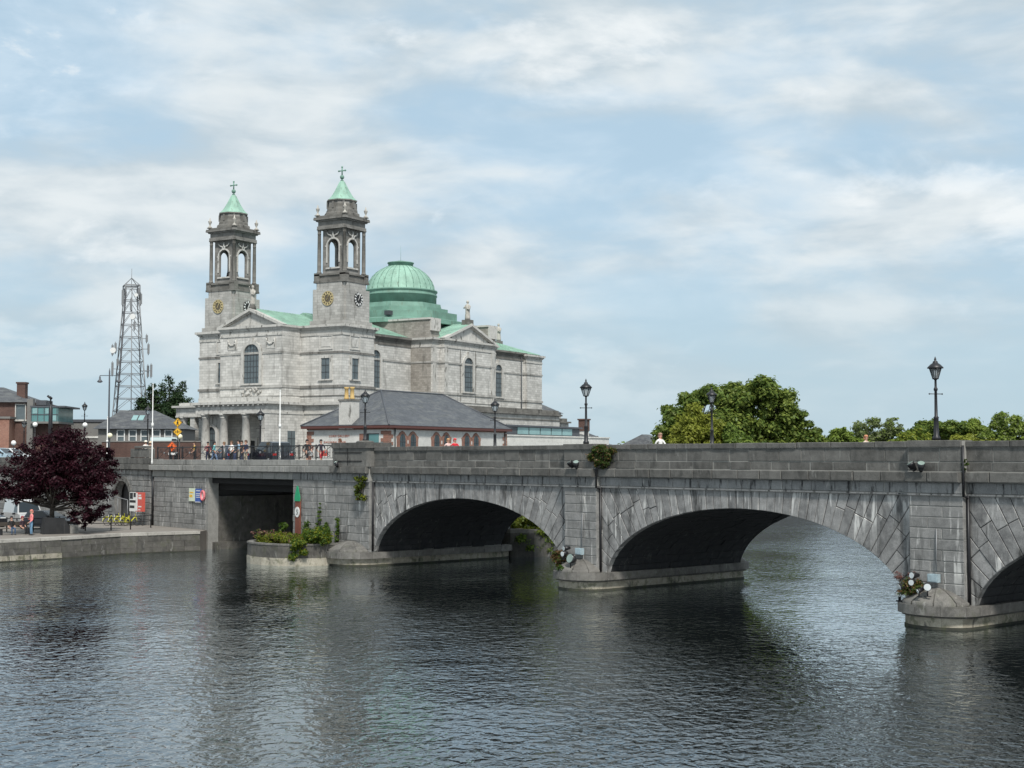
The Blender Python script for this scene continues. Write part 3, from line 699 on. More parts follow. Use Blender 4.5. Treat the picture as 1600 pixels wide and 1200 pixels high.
def statue(x, y, z, h, name='statue', arm=0.3, lean=0.0):
    mb = MB(); s_ = h / 2.6
    mb.lathe([(0.40 * s_, z), (0.42 * s_, z + 0.3 * s_), (0.34 * s_, z + 1.0 * s_), (0.37 * s_, z + 1.6 * s_), (0.36 * s_, z + 1.95 * s_), (0.14 * s_, z + 2.12 * s_), (0.12 * s_, z + 2.2 * s_)], x, y, 10, sy=0.85)
    mb.ball((x, y, z + 2.38 * s_), 0.19 * s_, 8, sz=1.25)
    for sg in (-1, 1):
        mb.tube((x + 0.05, y + sg * 0.33 * s_, z + 1.85 * s_), (x - 0.25 * s_, y + sg * 0.42 * s_, z + (1.35 + arm * (sg > 0)) * s_), 0.13 * s_, 0.09 * s_, 6)
        mb.tube((x - 0.25 * s_, y + sg * 0.42 * s_, z + (1.35 + arm * (sg > 0)) * s_), (x - 0.45 * s_, y + sg * 0.15 * s_, z + (1.5 + arm * (sg > 0)) * s_), 0.09 * s_, 0.07 * s_, 6)
    return mb.build(name, M['statue'], church)
statue(-3.8, 13.85, 29.6, 3.0, arm=0.9)
# ---- portico
mb = MB().box(-8.3, 7.0, 13.4, -0.2, 20.75, 14.75).box(-8.3, 7.0, 6.4, -7.3, 7.45, 13.4).box(-7.3, 7.0, 6.4, -0.1, 7.35, 13.4)
mb.build('portico', M['ch'], church)
mb = MB(); band(mb, -8.3, 7.0, -0.5, 20.75, 14.72, 15.1, 0.5); band(mb, -8.3, 7.0, -0.5, 20.75, 13.35, 13.6, 0.08); band(mb, -8.1, 7.3, -0.5, 20.4, 15.1, 15.75, 0.0)
for k in range(15): mb.box(-8.72, 7.2 + k * 0.95, 14.5, -8.3, 7.5 + k * 0.95, 14.72)
mb.build('portico_cornice', M['chtrim'], church)
for y in (19.3, 15.75, 11.45, 8.0):
    MB().lathe([(0.78, 6.5), (0.78, 6.8), (0.68, 6.9), (0.66, 7.2), (0.66, 9.2), (0.56, 12.75), (0.62, 12.8), (0.62, 12.9), (0.56, 12.95), (0.74, 13.15), (0.80, 13.2), (0.80, 13.38)], -7.65, y, 18).build('column', M['chtrim'], church)
MB().box(-8.9, 6.9, 6.3, -4.0, 20.9, 6.55).build('steps', M['chtrim'], church)
mb = MB().box(-6.9, 16.9, 6.4, -6.5, 20.7, 13.4); mb.build('porch_wall', M['chtrim'], church)
arched_window(church, 'front', -6.92, 18.85, 0.95, 7.6, 10.6, 0.45, bars=(2, 3), key=1.2, bar_r=0.05)
rect_window(church, 'front', -4.12, 13.6, 0.85, 6.5, 9.5, 0.45, glass=M['dial'], panes=(1, 1), name='door')
mb = ring(MB(), 13.6, 1.9, 2.1, 11.0, 6.5, -0.1, 0.02); mb.box(11.9, -0.12, 10.2, 15.3, 0.02, 10.5).box(12.1, -0.12, 9.7, 15.1, 0.02, 9.85)
remap(mb, 'front', -4.1).build('door_niche', M['chtrim'], church)
rect_window(church, 'right', 6.98, -2.9, 0.85, 6.5, 10.9, 0, panes=(2, 4), name='window')
mb = MB().box(-5.2, 20.9, 13.15, 0.0, 27.7, 14.55).box(-5.1, 24.0, 6.4, -4.2, 24.9, 13.15); mb.build('side_porch', M['ch'], church)
mb = MB(); band(mb, -5.2, 20.9, 0, 27.7, 14.55, 14.85, 0.5); band(mb, -5.2, 20.9, 0, 27.7, 13.1, 13.35, 0.08); mb.box(-4.9, 21.2, 14.85, 0, 27.4, 15.3); mb.build('moulding', M['chtrim'], church)
MB().lathe([(0.72, 6.5), (0.72, 6.8), (0.62, 6.9), (0.60, 9.2), (0.52, 12.5), (0.58, 12.6), (0.68, 12.95), (0.74, 13.0), (0.74, 13.15)], -4.6, 26.6, 18).build('column', M['chtrim'], church)
# ---- nave, transept, chancel
MB().box(7.8, 4.9, 6.4, 60.7, 22.8, 26.2).build('nave', M['ch'], church)
strings(MB(), 7.9, 4.9, 60.7, 22.8).build('string_course', M['chclock'], church)
mb = MB(); cornice(mb, 7.9, 4.9, 60.7, 22.8, 26.35, 0.5); mb.build('moulding', M['chdark'], church)
arched_window(church, 'right', 4.9, 14.6, 1.25, 17.9, 22.6, 0.45, bars=(3, 6)); arched_window(church, 'right', 4.9, 51.6, 1.2, 17.9, 22.5, 0.45, bars=(3, 6))
MB().tube((59.7, 4.75, 8), (59.7, 4.75, 25.6), 0.11, n=8).build('downpipe', M['iron'], church)
MB().box(24.4, 0.7, 6.4, 43.9, 27.0, 26.2).box(26.4, -0.3, 6.4, 41.9, 28.0, 26.2).build('transept', M['ch'], church)
MB().box(24.36, 0.95, 8, 24.4, 4.9, 25.0).build('rubble_wall', M['rubble'], church)
strings(strings(MB(), 24.4, 0.7, 43.9, 27.0), 26.4, -0.3, 41.9, 28.0).build('string_course', M['chclock'], church)
mb = MB(); cornice(mb, 24.4, 0.7, 43.9, 27.0, 26.4, 0.5); cornice(mb, 26.4, -0.3, 41.9, 28.0, 26.4, 0.45)
for x0, x1, y in ((24.45, 25.5, 0.7), (42.8, 43.85, 0.7), (26.45, 27.4, -0.3), (40.9, 41.85, -0.3)): mb.box(x0, y - 0.1, 16.2, x1, y + 0.05, 24.9)
mb.build('moulding', M['chtrim'], church)
gable('right', -0.3, 34.15, 8.3, 26.4, 29.35, 0, M['chtrim'])
arched_window(church, 'right', -0.3, 33.5, 1.4, 17.9, 22.2, 0.5, bars=(3, 6))
mb = MB().box(31.05, -0.36, 16.2, 31.2, -0.3, 24.9).box(35.8, -0.36, 16.2, 35.95, -0.3, 24.9); mb.build('wall_panel', M['chdark'], church)
mb = MB(); ym = 34.15
mb.add([(25.9, -0.6, 26.4), (42.4, -0.6, 26.4), (34.15, -0.6, 29.4), (25.9, 5.0, 26.4), (42.4, 5.0, 26.4), (34.15, 5.0, 29.4)], [(0, 2, 5, 3), (1, 4, 5, 2)])
for k in range(1, 9):
    y = -0.5 + 5.3 * k / 9
    for xa in (25.9, 42.4): mb.tube((xa, y, 26.43), (34.15, y, 29.43), 0.035, n=4, caps=False)
mb.build('roof', M['copper'], church, recalc=False)
MB().box(33.4, -0.5, 29.1, 34.9, 0.9, 30.0).build('statue_base', M['chdark'], church)
statue(34.15, 0.2, 30.0, 3.3, arm=0.2)
MB().box(60.7, 4.2, 6.4, 66.4, 23.5, 25.9).build('chancel_end', M['ch'], church)
strings(MB(), 60.7, 4.2, 66.4, 23.5).build('string_course', M['chclock'], church)
mb = MB(); cornice(mb, 60.7, 4.2, 66.4, 23.5, 26.1, 0.5); mb.build('moulding', M['chtrim'], church)
roof(MB(), 44.0, 66.8, 4.6, 23.1, 26.3, 29.0).build('roof', M['copper'], church)
MB().box(66.0, 13.2, 28.6, 67.0, 14.5, 29.4).build('statue_base', M['chdark'], church); statue(66.5, 13.85, 29.4, 3.4, arm=0.0)
# ---- crossing and dome
mb = MB().box(23.9, 0.9, 26.4, 26.7, 26.8, 29.3).box(41.6, 0.9, 26.4, 44.3, 26.8, 29.5).box(26.7, 4.9, 26.4, 41.6, 22.8, 29.3); mb.build('crossing_attic', M['rubble'], church)
mb = MB().box(23.7, 0.7, 29.3, 26.9, 27.0, 29.6).box(41.4, 0.7, 29.5, 44.5, 27.0, 29.8).box(24.0, 0.55, 27.5, 26.6, 0.95, 29.3).box(41.7, 0.55, 27.5, 44.2, 0.95, 29.5); mb.build('attic_coping', M['chtrim'], church)
mb = MB()
mb.lathe([(11.6, 29.3), (11.6, 30.0), (9.9, 30.35), (9.9, 31.5), (8.3, 31.7), (8.3, 32.3), (7.2, 32.4), (7.0, 33.2)], 34.0, 13.85, 8, math.pi / 8, sm=False); mb.build('dome_base', M['copperdark'], church)
dome = MB().lathe([(6.05, 35.62), (5.85, 35.75), (5.75, 36.4), (5.45, 37.2), (4.95, 38.0), (4.25, 38.75), (3.4, 39.35), (2.6, 39.75), (2.1, 39.95)], 34.0, 13.85, 48).build('dome', M['copper'], church)
mb = MB().lathe([(6.2, 33.0), (6.2, 34.6), (6.32, 34.65), (6.32, 34.85), (6.2, 34.9), (6.2, 35.3), (6.38, 35.38), (6.38, 35.62), (6.0, 35.63)], 34.0, 13.85, 48); mb.build('drum', M['copperdark'], dome)
dp = [(5.85, 35.75), (5.75, 36.4), (5.45, 37.2), (4.95, 38.0), (4.25, 38.75), (3.4, 39.35), (2.6, 39.75), (2.1, 39.95)]
rib0 = None
for k in range(28):
    if rib0 is None:
        mb = MB()
        for (ra, za), (rb, zb_) in zip(dp[:-1], dp[1:]): mb.tube((ra + 0.02, 0, za), (rb + 0.02, 0, zb_), 0.05, 0.05, 5)
        rib0 = mb.build('dome_rib', M['copperdark'], dome); o = rib0
    else: o = rib0.copy(); COL.objects.link(o); o.parent = dome
    o.location = (34.0, 13.85, 0); o.rotation_euler[2] = 2 * math.pi * (k + 0.5) / 28
mb = MB().lathe([(2.15, 39.85), (2.15, 40.4), (2.3, 40.45), (2.3, 40.6), (1.2, 40.75), (0.5, 40.95), (0.1, 41.0)], 34.0, 13.85, 24).tube((34, 13.85, 40.9), (34, 13.85, 43.6), 0.03, 0.02, 4); mb.build('dome_cap', M['copperdark'], dome)
for y in (9.5, 18.0): MB().box(34 - 10.0, y - 0.5, 30.5, 34 - 9.0, y + 0.5, 31.2).build('dome_vent', M['iron'], dome)
# ---- low sacristy range along the side
mb = MB().box(26.0, -4.2, 6.4, 58.0, 4.9, 14.4); mb.lathe([(4.6, 6.4), (4.6, 13.9)], 60.0, 2.0, 32); mb.box(58.0, 1.0, 6.4, 71.0, 9.0, 13.6); mb.build('sacristy', M['ch'], church)
mb = MB(); band(mb, 26, -4.2, 58, 4.9, 13.5, 13.7, 0.1); band(mb, 26, -4.2, 58, 4.9, 14.4, 14.7, 0.4); mb.box(26, -4, 14.7, 58, 4.9, 15.4); mb.build('moulding', M['chdark'], church)
mb = MB()
mb.lathe([(4.7, 12.8), (4.7, 13.0), (4.6, 13.1), (4.6, 13.8), (5.0, 13.85), (5.0, 14.1), (4.4, 14.12), (4.4, 14.8)], 60.0, 2.0, 32); mb.build('moulding', M['chdark'], church); mb = MB(); band(mb, 58, 1, 71, 9, 13.5, 13.8, 0.4); mb.box(58, 1.2, 13.8, 70.8, 8.8, 14.4)
mb.build('moulding', M['chdark'], church)

# ================================================================== other buildings on the far bank
M['render'] = stone('cream_render', (0.52, 0.51, 0.48), (0.66, 0.65, 0.61), lime=0.1, limec=(0.7, 0.69, 0.66), stain=0.25, stainc=(0.3, 0.29, 0.26), streak=0.3)
M['brick'] = ashlar_mat('red_brick', (0.22, 0.09, 0.062), (0.32, 0.14, 0.095), 0.24, 0.085, stain=0.3, stainc=(0.12, 0.05, 0.035), jcol=(0.3, 0.24, 0.2))
M['brickdark'] = ashlar_mat('brown_brick', (0.075, 0.042, 0.035), (0.12, 0.062, 0.05), 0.24, 0.085, stain=0.3, stainc=(0.07, 0.035, 0.03), jcol=(0.16, 0.11, 0.09))
def slate_mat(name, c, wear=0.5):
    m, g = new_mat(name)
    oc = g.n('ShaderNodeTexCoord').outputs['Object']; sp = g.n('ShaderNodeSeparateXYZ', {0: oc})
    uv = g.n('ShaderNodeCombineXYZ', {0: g.math('ADD', sp.outputs[0], sp.outputs[1]), 1: sp.outputs[2], 2: 0.0}).outputs[0]
    bk = g.n('ShaderNodeTexBrick', {'Vector': uv, 'Color1': tuple(x * 0.8 for x in c) + (1,), 'Color2': tuple(x * 1.2 for x in c) + (1,), 'Mortar': tuple(x * 0.5 for x in c) + (1,),
                                    'Scale': 1.0, 'Mortar Size': 0.012, 'Brick Width': 0.34, 'Row Height': 0.13})
    n = g.noise(g.scale(oc, 0.5, 1.0, 2.2), 1.1, 7, 0.7, 0.6)
    col = g.mix(g.ramp(n, 0.45, 0.70, 0, wear), bk.outputs[0], (0.19, 0.195, 0.18))
    n2 = g.noise(oc, 1.3, 6, 0.6)
    col = g.mix(g.ramp(n2, 0.52, 0.70, 0, 0.5), col, (0.03, 0.032, 0.034))
    finish(g, col, 0.6, bk.outputs[1], 0.4, 0.02)
    return m
M['slate'] = slate_mat('roof_slate', (0.082, 0.088, 0.098), 0.45); M['slateold'] = slate_mat('old_roof_slate', (0.075, 0.078, 0.085), 0.6)
M['greyrender'] = plain('grey_render', (0.17, 0.165, 0.155), 0.9, var=0.25, sc_=0.6)
M['darkmetal'] = plain('dark_cladding', (0.07, 0.075, 0.085), 0.5, var=0.2)
M['teal'] = plain('teal_glass', (0.10, 0.22, 0.22), 0.12, var=0.4, sc_=0.8)
M['skyglass'] = plain('pale_green_glass', (0.22, 0.36, 0.36), 0.07, var=0.25, sc_=0.6)
M['clay'] = plain('yellow_clay', (0.48, 0.33, 0.13), 0.8)
M['fascia'] = plain('brown_fascia', (0.10, 0.035, 0.028), 0.6)
def text(name, s_, size, mat, parent, loc, rot, depth=0.012, align='LEFT'):
    cu = bpy.data.curves.new(name, 'FONT'); cu.body = s_; cu.size = size; cu.extrude = depth; cu.align_x = align; cu.space_character = 1.25
    t = bpy.data.objects.new(name, cu); COL.objects.link(t); bpy.context.view_layer.update()
    me = bpy.data.meshes.new_from_object(t.evaluated_get(bpy.context.evaluated_depsgraph_get())); bpy.data.objects.remove(t); bpy.data.curves.remove(cu)
    me.materials.clear(); me.materials.append(mat); o = bpy.data.objects.new(name, me); COL.objects.link(o)
    o.parent = parent; o.location = loc; o.rotation_euler = rot
    return o
def hip(mb, x0, x1, y0, y1, z0, zr, rx0, rx1, mi=0):
    ym = (y0 + y1) / 2
    return mb.add([(x0, y0, z0), (x1, y0, z0), (x1, y1, z0), (x0, y1, z0), (rx0, ym, zr), (rx1, ym, zr)], [(0, 1, 5, 4), (1, 2, 5), (2, 3, 4, 5), (3, 0, 4), (0, 3, 2, 1)], mi)
# ---- gallery
gal = thing('gallery', 'low cream gallery with hipped slate roof and red brick window surrounds', 'building', (-10.639, 118.0, 6.47), CHR)
MB().box(0, 0, 0, 19.7, 8.8, 3.2).build('wall', M['render'], gal)
rf = hip(MB(), -0.45, 20.15, -0.45, 9.25, 3.32, 6.6, 4.97, 15.1).build('roof', M['slate'], gal)
mb = MB()
for a, b_ in (((-0.45, -0.45, 3.34), (4.97, 4.4, 6.62)), ((-0.45, 9.25, 3.34), (4.97, 4.4, 6.62)), ((20.15, -0.45, 3.34), (15.1, 4.4, 6.62)), ((4.97, 4.4, 6.63), (15.1, 4.4, 6.63))): mb.tube(a, b_, 0.08, n=6)
mb.build('ridge_tile', M['darkmetal'], rf)
mb = MB(); band(mb, 0, 0, 19.7, 8.8, 3.08, 3.32, 0.42); mb.build('gutter', M['fascia'], gal)
mb = MB(); band(mb, 0, 0, 19.7, 8.8, 2.95, 3.08, 0.05); mb.build('brick_eaves_course', M['brick'], gal)
for cx_, cy_, sx_, sy_ in ((0, 0, 1, 1), (0, 8.8, 1, -1), (19.7, 0, -1, 1)):
    mb = MB()
    for k in range(9):
        z = 0.0 + 0.318 * k; l1, l2 = (0.72, 0.45) if k % 2 else (0.45, 0.72)
        xs = sorted((cx_ - sx_ * 0.05, cx_ + sx_ * l1)); ys = sorted((cy_ - sy_ * 0.05, cy_ + sy_ * l2)); mb.box(xs[0], ys[0], z, xs[1], ys[1], z + 0.30)
    tag(mb.build('brick_quoin', M['brick'], gal), kind='stuff')
for xa in (2.08, 7.4, 12.45):
    mb = MB(); mb.box(xa - 0.78, -0.07, 0.5, xa + 2.38, 0.02, 2.1)
    for c_ in (xa, xa + 1.6):
        mb.prism([(c_ + p[0], p[1]) for p in [(0.8, 2.1), (0.86, 2.35), (0.62, 2.45), (0.3, 2.74), (0, 2.86), (-0.3, 2.74), (-0.62, 2.45), (-0.86, 2.35), (-0.8, 2.1)]], -0.07, 0.02, 'y')
    mb.build('brick_surround', M['brick'], gal)
    for c_ in (xa, xa + 1.6):
        mb = MB(); mb.prism([(c_ + 0.40, 0.6)] + [(c_ + p[0], p[1]) for p in arch_pts(0.40, 2.1, 0.48, 10)] + [(c_ - 0.40, 0.6)], -0.10, -0.06, 'y')
        wd = mb.build('window', M['glass'], gal)
        mb = MB().box(c_ - 0.025, -0.13, 0.6, c_ + 0.025, -0.10, 2.55).box(c_ - 0.4, -0.13, 1.9, c_ + 0.4, -0.10, 1.96).box(c_ - 0.4, -0.13, 0.55, c_ + 0.4, -0.08, 0.63); mb.build('frame', M['iron'], wd)
        mb = MB().box(c_ + 0.72, -0.085, 1.75, c_ + 0.88, -0.072, 2.05).box(c_ + 0.72, -0.085, 1.2, c_ + 0.88, -0.072, 1.5)
        if c_ == xa: mb.build('pale_keystone', M['render'], gal)
for x in (0.95, 19.3): MB().tube((x, -0.09, 0), (x, -0.09, 3.1), 0.055, n=8).build('downpipe', M['iron'], gal)
MB().box(-0.03, 0.95, 0, 0.02, 2.0, 2.55).build('door', M['teal'], gal)
MB().box(-0.05, 2.0, 0, 0.02, 2.45, 2.55).box(-0.05, 0.95, 2.55, 0.02, 2.45, 2.62).build('dark_doorway', M['dial'], gal)
MB().box(-0.06, 2.45, 0, 0.02, 3.0, 2.6).build('brick_reveal', M['brick'], gal)
ch_ = MB().box(-0.32, 3.64, 3.0, 0.75, 5.05, 5.45).build('chimney', M['chtrim'], gal)
MB().box(-0.38, 3.58, 5.45, 0.81, 5.11, 5.62).build('chimney_cap', M['chdark'], ch_)
for y in (4.0, 4.62): MB().lathe([(0.22, 5.6), (0.24, 5.75), (0.19, 5.8), (0.17, 6.5), (0.22, 6.55), (0.22, 6.7)], 0.2, y, 10).build('chimney_pot', M['clay'], ch_)
RED = plain('sign_red', (0.36, 0.10, 0.06), 0.6)
FR = (math.pi / 2, 0, -math.pi / 2)
text('lettering', 'LUAN GALLERY', 0.27, RED, gal, (-0.03, 6.35, 2.33), FR)
text('lettering', 'GAILEARAI LUAIN', 0.25, RED, gal, (-0.03, 6.95, 1.80), FR)
# ---- glazed extension behind the gallery
ext = thing('gallery_extension', 'long low modern extension with a strip of green glass above a pale wall', 'building', (-0.65, 140.0, 6.47), CHR)
MB().box(0, 0, 0, 16.0, 9, 3.72).build('wall', M['darkmetal'], ext)
MB().box(-0.2, -0.25, 3.72, 16.3, 9.2, 3.9).build('flat_roof', M['darkmetal'], ext)
for k in range(5):
    x = 2.35 + k * 2.4; p_ = MB().box(x, -0.05, 2.95, x + 2.2, 0.02, 3.66).build('pane', M['skyglass'], ext)
MB().box(-2.5, -0.9, 0, 21.5, -0.5, 2.72).box(-2.6, -1.0, 2.72, 21.6, -0.4, 2.85).build('pale_wall', M['render'], ext)
MB().box(-2.5, -1.8, 0, 19.0, -1.5, 2.1).build('low_wall', M['render'], ext)
# ---- houses to the right of the church
def house(name, label, x, y, w, d, zt, zr, wall, rmat, rx=None, chim=(), rz=CHR, extra=None):
    t = thing(name, label, 'house', (x, y, 6.4), rz); rx = rx or (w * 0.3, w * 0.7)
    MB().box(0, 0, 0, w, d, zt).build('wall', wall, t)
    r_ = hip(MB(), -0.4, w + 0.4, -0.4, d + 0.4, zt, zr, rx[0], rx[1]).build('roof', rmat, t)
    for cx_, cy_, cw, z0, z1 in chim:
        c_ = MB().box(cx_ - cw, cy_ - cw * 0.8, z0, cx_ + cw, cy_ + cw * 0.8, z1).box(cx_ - cw * 1.15, cy_ - cw * 0.95, z1, cx_ + cw * 1.15, cy_ + cw * 0.95, z1 + 0.18).build('chimney', M['brickdark'], r_)
    return t
house('house', 'dark hipped slate roof rising behind the church end', px(842, 268), 268, 9.0, 12.0, 9.4, 12.7, M['render'], M['slateold'], (0.6, 5.0))
t = house('cottage', 'small pale house with a tall brown chimney stack beside the gallery wall', px(914, 196), 196, 4.2, 4.2, 3.4, 4.6, M['render'], M['slateold'], (1.5, 2.5))
c_ = MB().box(0.5, 0.2, 3.0, 1.6, 1.2, 4.4).build('stack_base', M['render'], t); MB().box(0.42, 0.12, 4.4, 1.68, 1.28, 6.15).box(0.3, 0, 5.95, 1.8, 1.4, 6.15).build('chimney', M['brickdark'], t)
house('terrace_house', 'low grey roofed house with one squat chimney left of the trees', px(940, 200), 206, 9.0, 7.0, 1.7, 3.1, M['greyrender'], M['slateold'], (0.5, 8), ((2.4, 2.2, 0.55, 2.2, 3.7),))
house('cottage', 'grey hipped roof half hidden behind the left trees', px(1022, 204), 204, 7.0, 6.0, 2.0, 4.1, M['greyrender'], M['slateold'])
# ---- buildings on the left
bk = thing('brick_building', 'red brick building with grey slate roof and teal glass bay at left edge', 'building', (-71.0, 166, 6.4), 0.06)
MB().box(0, 0, 0, 13.0, 12, 7.3).build('wall', M['brickdark'], bk)
MB().box(-2, -2.2, 0, 10.8, 0.1, 5.25).build('front_block', M['brick'], bk); MB().box(-2, -2.35, 5.25, 10.95, 0.1, 5.5).build('coping', M['greyrender'], bk)
r_ = hip(MB(), -6, 12.6, -0.5, 12.5, 7.3, 9.4, -1, 7.6).build('roof', M['slateold'], bk)
MB().box(10.2, 2.6, 7.4, 11.2, 3.8, 9.7).box(10.1, 2.5, 9.7, 11.3, 3.9, 9.9).build('chimney', M['brickdark'], r_)
MB().box(12.4, -0.6, 0, 13.1, 0.2, 7.7).build('corner_pier', M['greyrender'], bk); MB().box(13.0, 1.0, 7.0, 14.2, 4, 7.6).build('roof_box', M['darkmetal'], bk)
rect_window(bk, 'right', 0.0, 11.5, 0.55, 5.2, 7.0, 0.1, panes=(1, 1)); rect_window(bk, 'right', -2.2, 4.2, 0.6, 2.6, 4.2, 0.1, panes=(2, 2))
by = MB().box(13.0, -1.0, 4.95, 16.2, 6, 6.65).build('glass_bay', M['teal'], bk)
MB().box(12.9, -1.1, 6.65, 17.0, 6.2, 6.85).build('flat_roof', M['darkmetal'], by); MB().box(12.9, -1.1, 4.7, 16.3, 6.1, 4.95).build('floor_slab', M['greyrender'], by)
mb = MB()
for k in range(5): mb.box(13.0 + k * 0.76, -1.06, 4.95, 13.08 + k * 0.76, -1.0, 6.65)
mb.box(13.0, -1.06, 5.75, 16.2, -1.0, 5.83); mb.build('frame', M['darkmetal'], by)
for x, z in ((13.2, 5.9), (14.7, 5.9), (15.45, 5.05)): MB().box(x, -1.04, z, x + 0.55, -1.005, z + 0.65).build('pane', M['skyglass'], by)
MB().box(13.1, 0.3, 0, 16, 6, 4.7).build('lower_wall', M['brickdark'], bk)
gb = thing('flat_roofed_block', 'plain grey flat roofed block behind the copper beech', 'building', (-61.5, 184, 6.4), 0.03)
MB().box(0, 0, 0, 15.2, 10, 5.35).build('wall', M['greyrender'], gb); MB().box(-0.15, -0.15, 5.35, 15.35, 10, 5.7).build('parapet', M['darkmetal'], gb)
MB().box(4.5, -0.12, 3.2, 15.0, 0.0, 3.45).build('string_course', M['render'], gb)
for x in (1.6, 4.4, 7.2, 10.0, 12.8): rect_window(gb, 'right', 0.0, x, 0.5, 1.2, 2.6, 0.1, panes=(2, 2))
sh = thing('slate_house', 'grey house with slate roof and two skylights behind the road signs', 'house', (-47.5, 158, 6.4), 0.05)
MB().box(0, 0, 0, 9.6, 8, 3.9).build('wall', M['greyrender'], sh)
r_ = hip(MB(), -0.5, 10.0, -0.6, 8.6, 3.9, 6.15, 1.6, 5.6).build('roof', M['slateold'], sh)
for k in range(2):
    x = 3.4 + k * 0.75; s_ = (6.15 - 3.9) / 4.6; y0, y1 = 1.5, 2.6; f0, f1 = 3.9 + (y0 + 0.6) * s_, 3.9 + (y1 + 0.6) * s_
    mb = MB().add([(x, y0, f0 + 0.08), (x + 0.6, y0, f0 + 0.08), (x + 0.6, y1, f1 + 0.08), (x, y1, f1 + 0.08), (x, y0, f0 - 0.02), (x + 0.6, y0, f0 - 0.02), (x + 0.6, y1, f1 - 0.02), (x, y1, f1 - 0.02)], [(0, 1, 2, 3), (0, 4, 5, 1), (1, 5, 6, 2), (2, 6, 7, 3), (3, 7, 4, 0)])
    mb.build('skylight', M['skyglass'], r_)
for k in range(5): rect_window(sh, 'right', 0.0, 2.6 + 1.35 * k, 0.36, 2.4, 3.7, 0.10, trim=M['white'], panes=(1, 2), bar_m=M['white'])
wl = thing('boundary_wall', 'dark brown brick wall running behind the bridge approach', 'wall', (-43.5, 146, 6.4), -0.02)
MB().box(0, 0, 0, 10.5, 0.4, 2.25).build('wall', M['brickdark'], wl); MB().box(-0.05, -0.06, 2.25, 10.55, 0.46, 2.38).build('coping', M['greyrender'], wl)
# ---- telecom mast
M['galv'] = plain('galvanised_steel', (0.20, 0.205, 0.21), 0.5, metal=0.2, var=0.2)
M['galvdark'] = plain('dark_cable', (0.05, 0.05, 0.055), 0.6)
ms = thing('telecom_mast', 'tall grey lattice telecom mast carrying white dishes', 'mast', (-80.6, 290, 6.4), rad(24))
def mw(z): return max(1.3, 3.55 - (z - 2.6) * 0.0675)
lv = [0.0]
while lv[-1] < 36.4: lv.append(lv[-1] + 2.6)
CR = ((-1, -1), (1, -1), (1, 1), (-1, 1))
for sx_, sy_ in CR:
    mb = MB()
    for a, b_ in zip(lv[:-1], lv[1:]): mb.tube((sx_ * mw(a), sy_ * mw(a), a), (sx_ * mw(b_), sy_ * mw(b_), b_), 0.12, n=5)
    mb.build('leg', M['galv'], ms)
for a, b_ in zip(lv[:-1], lv[1:]):
    mb = MB()
    for k in range(4):
        p, q = CR[k], CR[(k + 1) % 4]; A = lambda c, z: (c[0] * mw(z), c[1] * mw(z), z)
        mb.tube(A(p, b_), A(q, b_), 0.07, n=4); m_ = ((p[0] + q[0]) / 2 * mw(b_), (p[1] + q[1]) / 2 * mw(b_), b_)
        mb.tube(A(p, a), m_, 0.05, n=4); mb.tube(A(q, a), m_, 0.05, n=4)
    mb.build('brace', M['galv'], ms)
MB().tube((-0.2, -mw(0), 0), (-0.1, -1.3, 36.4), 0.10, n=5).build('ladder', M['galv'], ms)
MB().tube((-mw(0) - 0.1, -mw(0) - 0.2, 0), (-1.35, -1.45, 35.5), 0.18, n=5).build('cable_run', M['galvdark'], ms)
mb = MB()
for k in range(4): p, q = CR[k], CR[(k + 1) % 4]; mb.tube((p[0] * 1.5, p[1] * 1.5, 37.0), (q[0] * 1.5, q[1] * 1.5, 37.0), 0.14, n=4); mb.tube((p[0] * 1.5, p[1] * 1.5, 34.0), (p[0] * 1.5, p[1] * 1.5, 37.0), 0.14, n=4); mb.tube((p[0] * 1.5, p[1] * 1.5, 37), (0, 0, 38.6), 0.08, n=4)
mb.build('head_frame', M['galv'], ms); MB().tube((0, 0, 37), (0, 0, 40.6), 0.05, n=4).build('lightning_rod', M['galv'], ms)
for x, y, z, h in ((-2.0, -1.5, 32.6, 3.2), (1.8, -1.2, 33.0, 2.2), (-0.3, -1.8, 31.6, 2.4), (-3.4, -2.2, 22.5, 2.0), (3.4, -1.8, 22.5, 2.0), (-4.0, -2.4, 17.8, 2.6), (4.0, -2.0, 17.6, 2.6), (-3.5, 1.5, 22.3, 2.0), (3.9, 1.6, 17.8, 2.4), (-2.9, -1.9, 19.8, 1.4), (3.0, -1.9, 25.0, 1.4), (0.4, -2.1, 27.5, 1.6)):
    MB().box(x - 0.22, y - 0.12, z, x + 0.22, y + 0.12, z + h).tube((x, y + 0.2, z - 0.3), (x, y + 0.2, z + h + 0.3), 0.08, n=5).tube((x, y + 0.2, z + h / 2), (x * 0.6, y * 0.6, z + h / 2), 0.06, n=4).build('panel_antenna', M['galv'], ms)
for x, y, z, r_ in ((0.1, -1.9, 30.2, 0.62), (-3.9, -2.6, 22.9, 0.62), (0.8, -1.7, 34.8, 0.4)):
    MB().tube((x, y, z), (x - 0.15, y - 0.35, z), r_, r_ * 0.95, 14).build('dish', M['white'], ms)
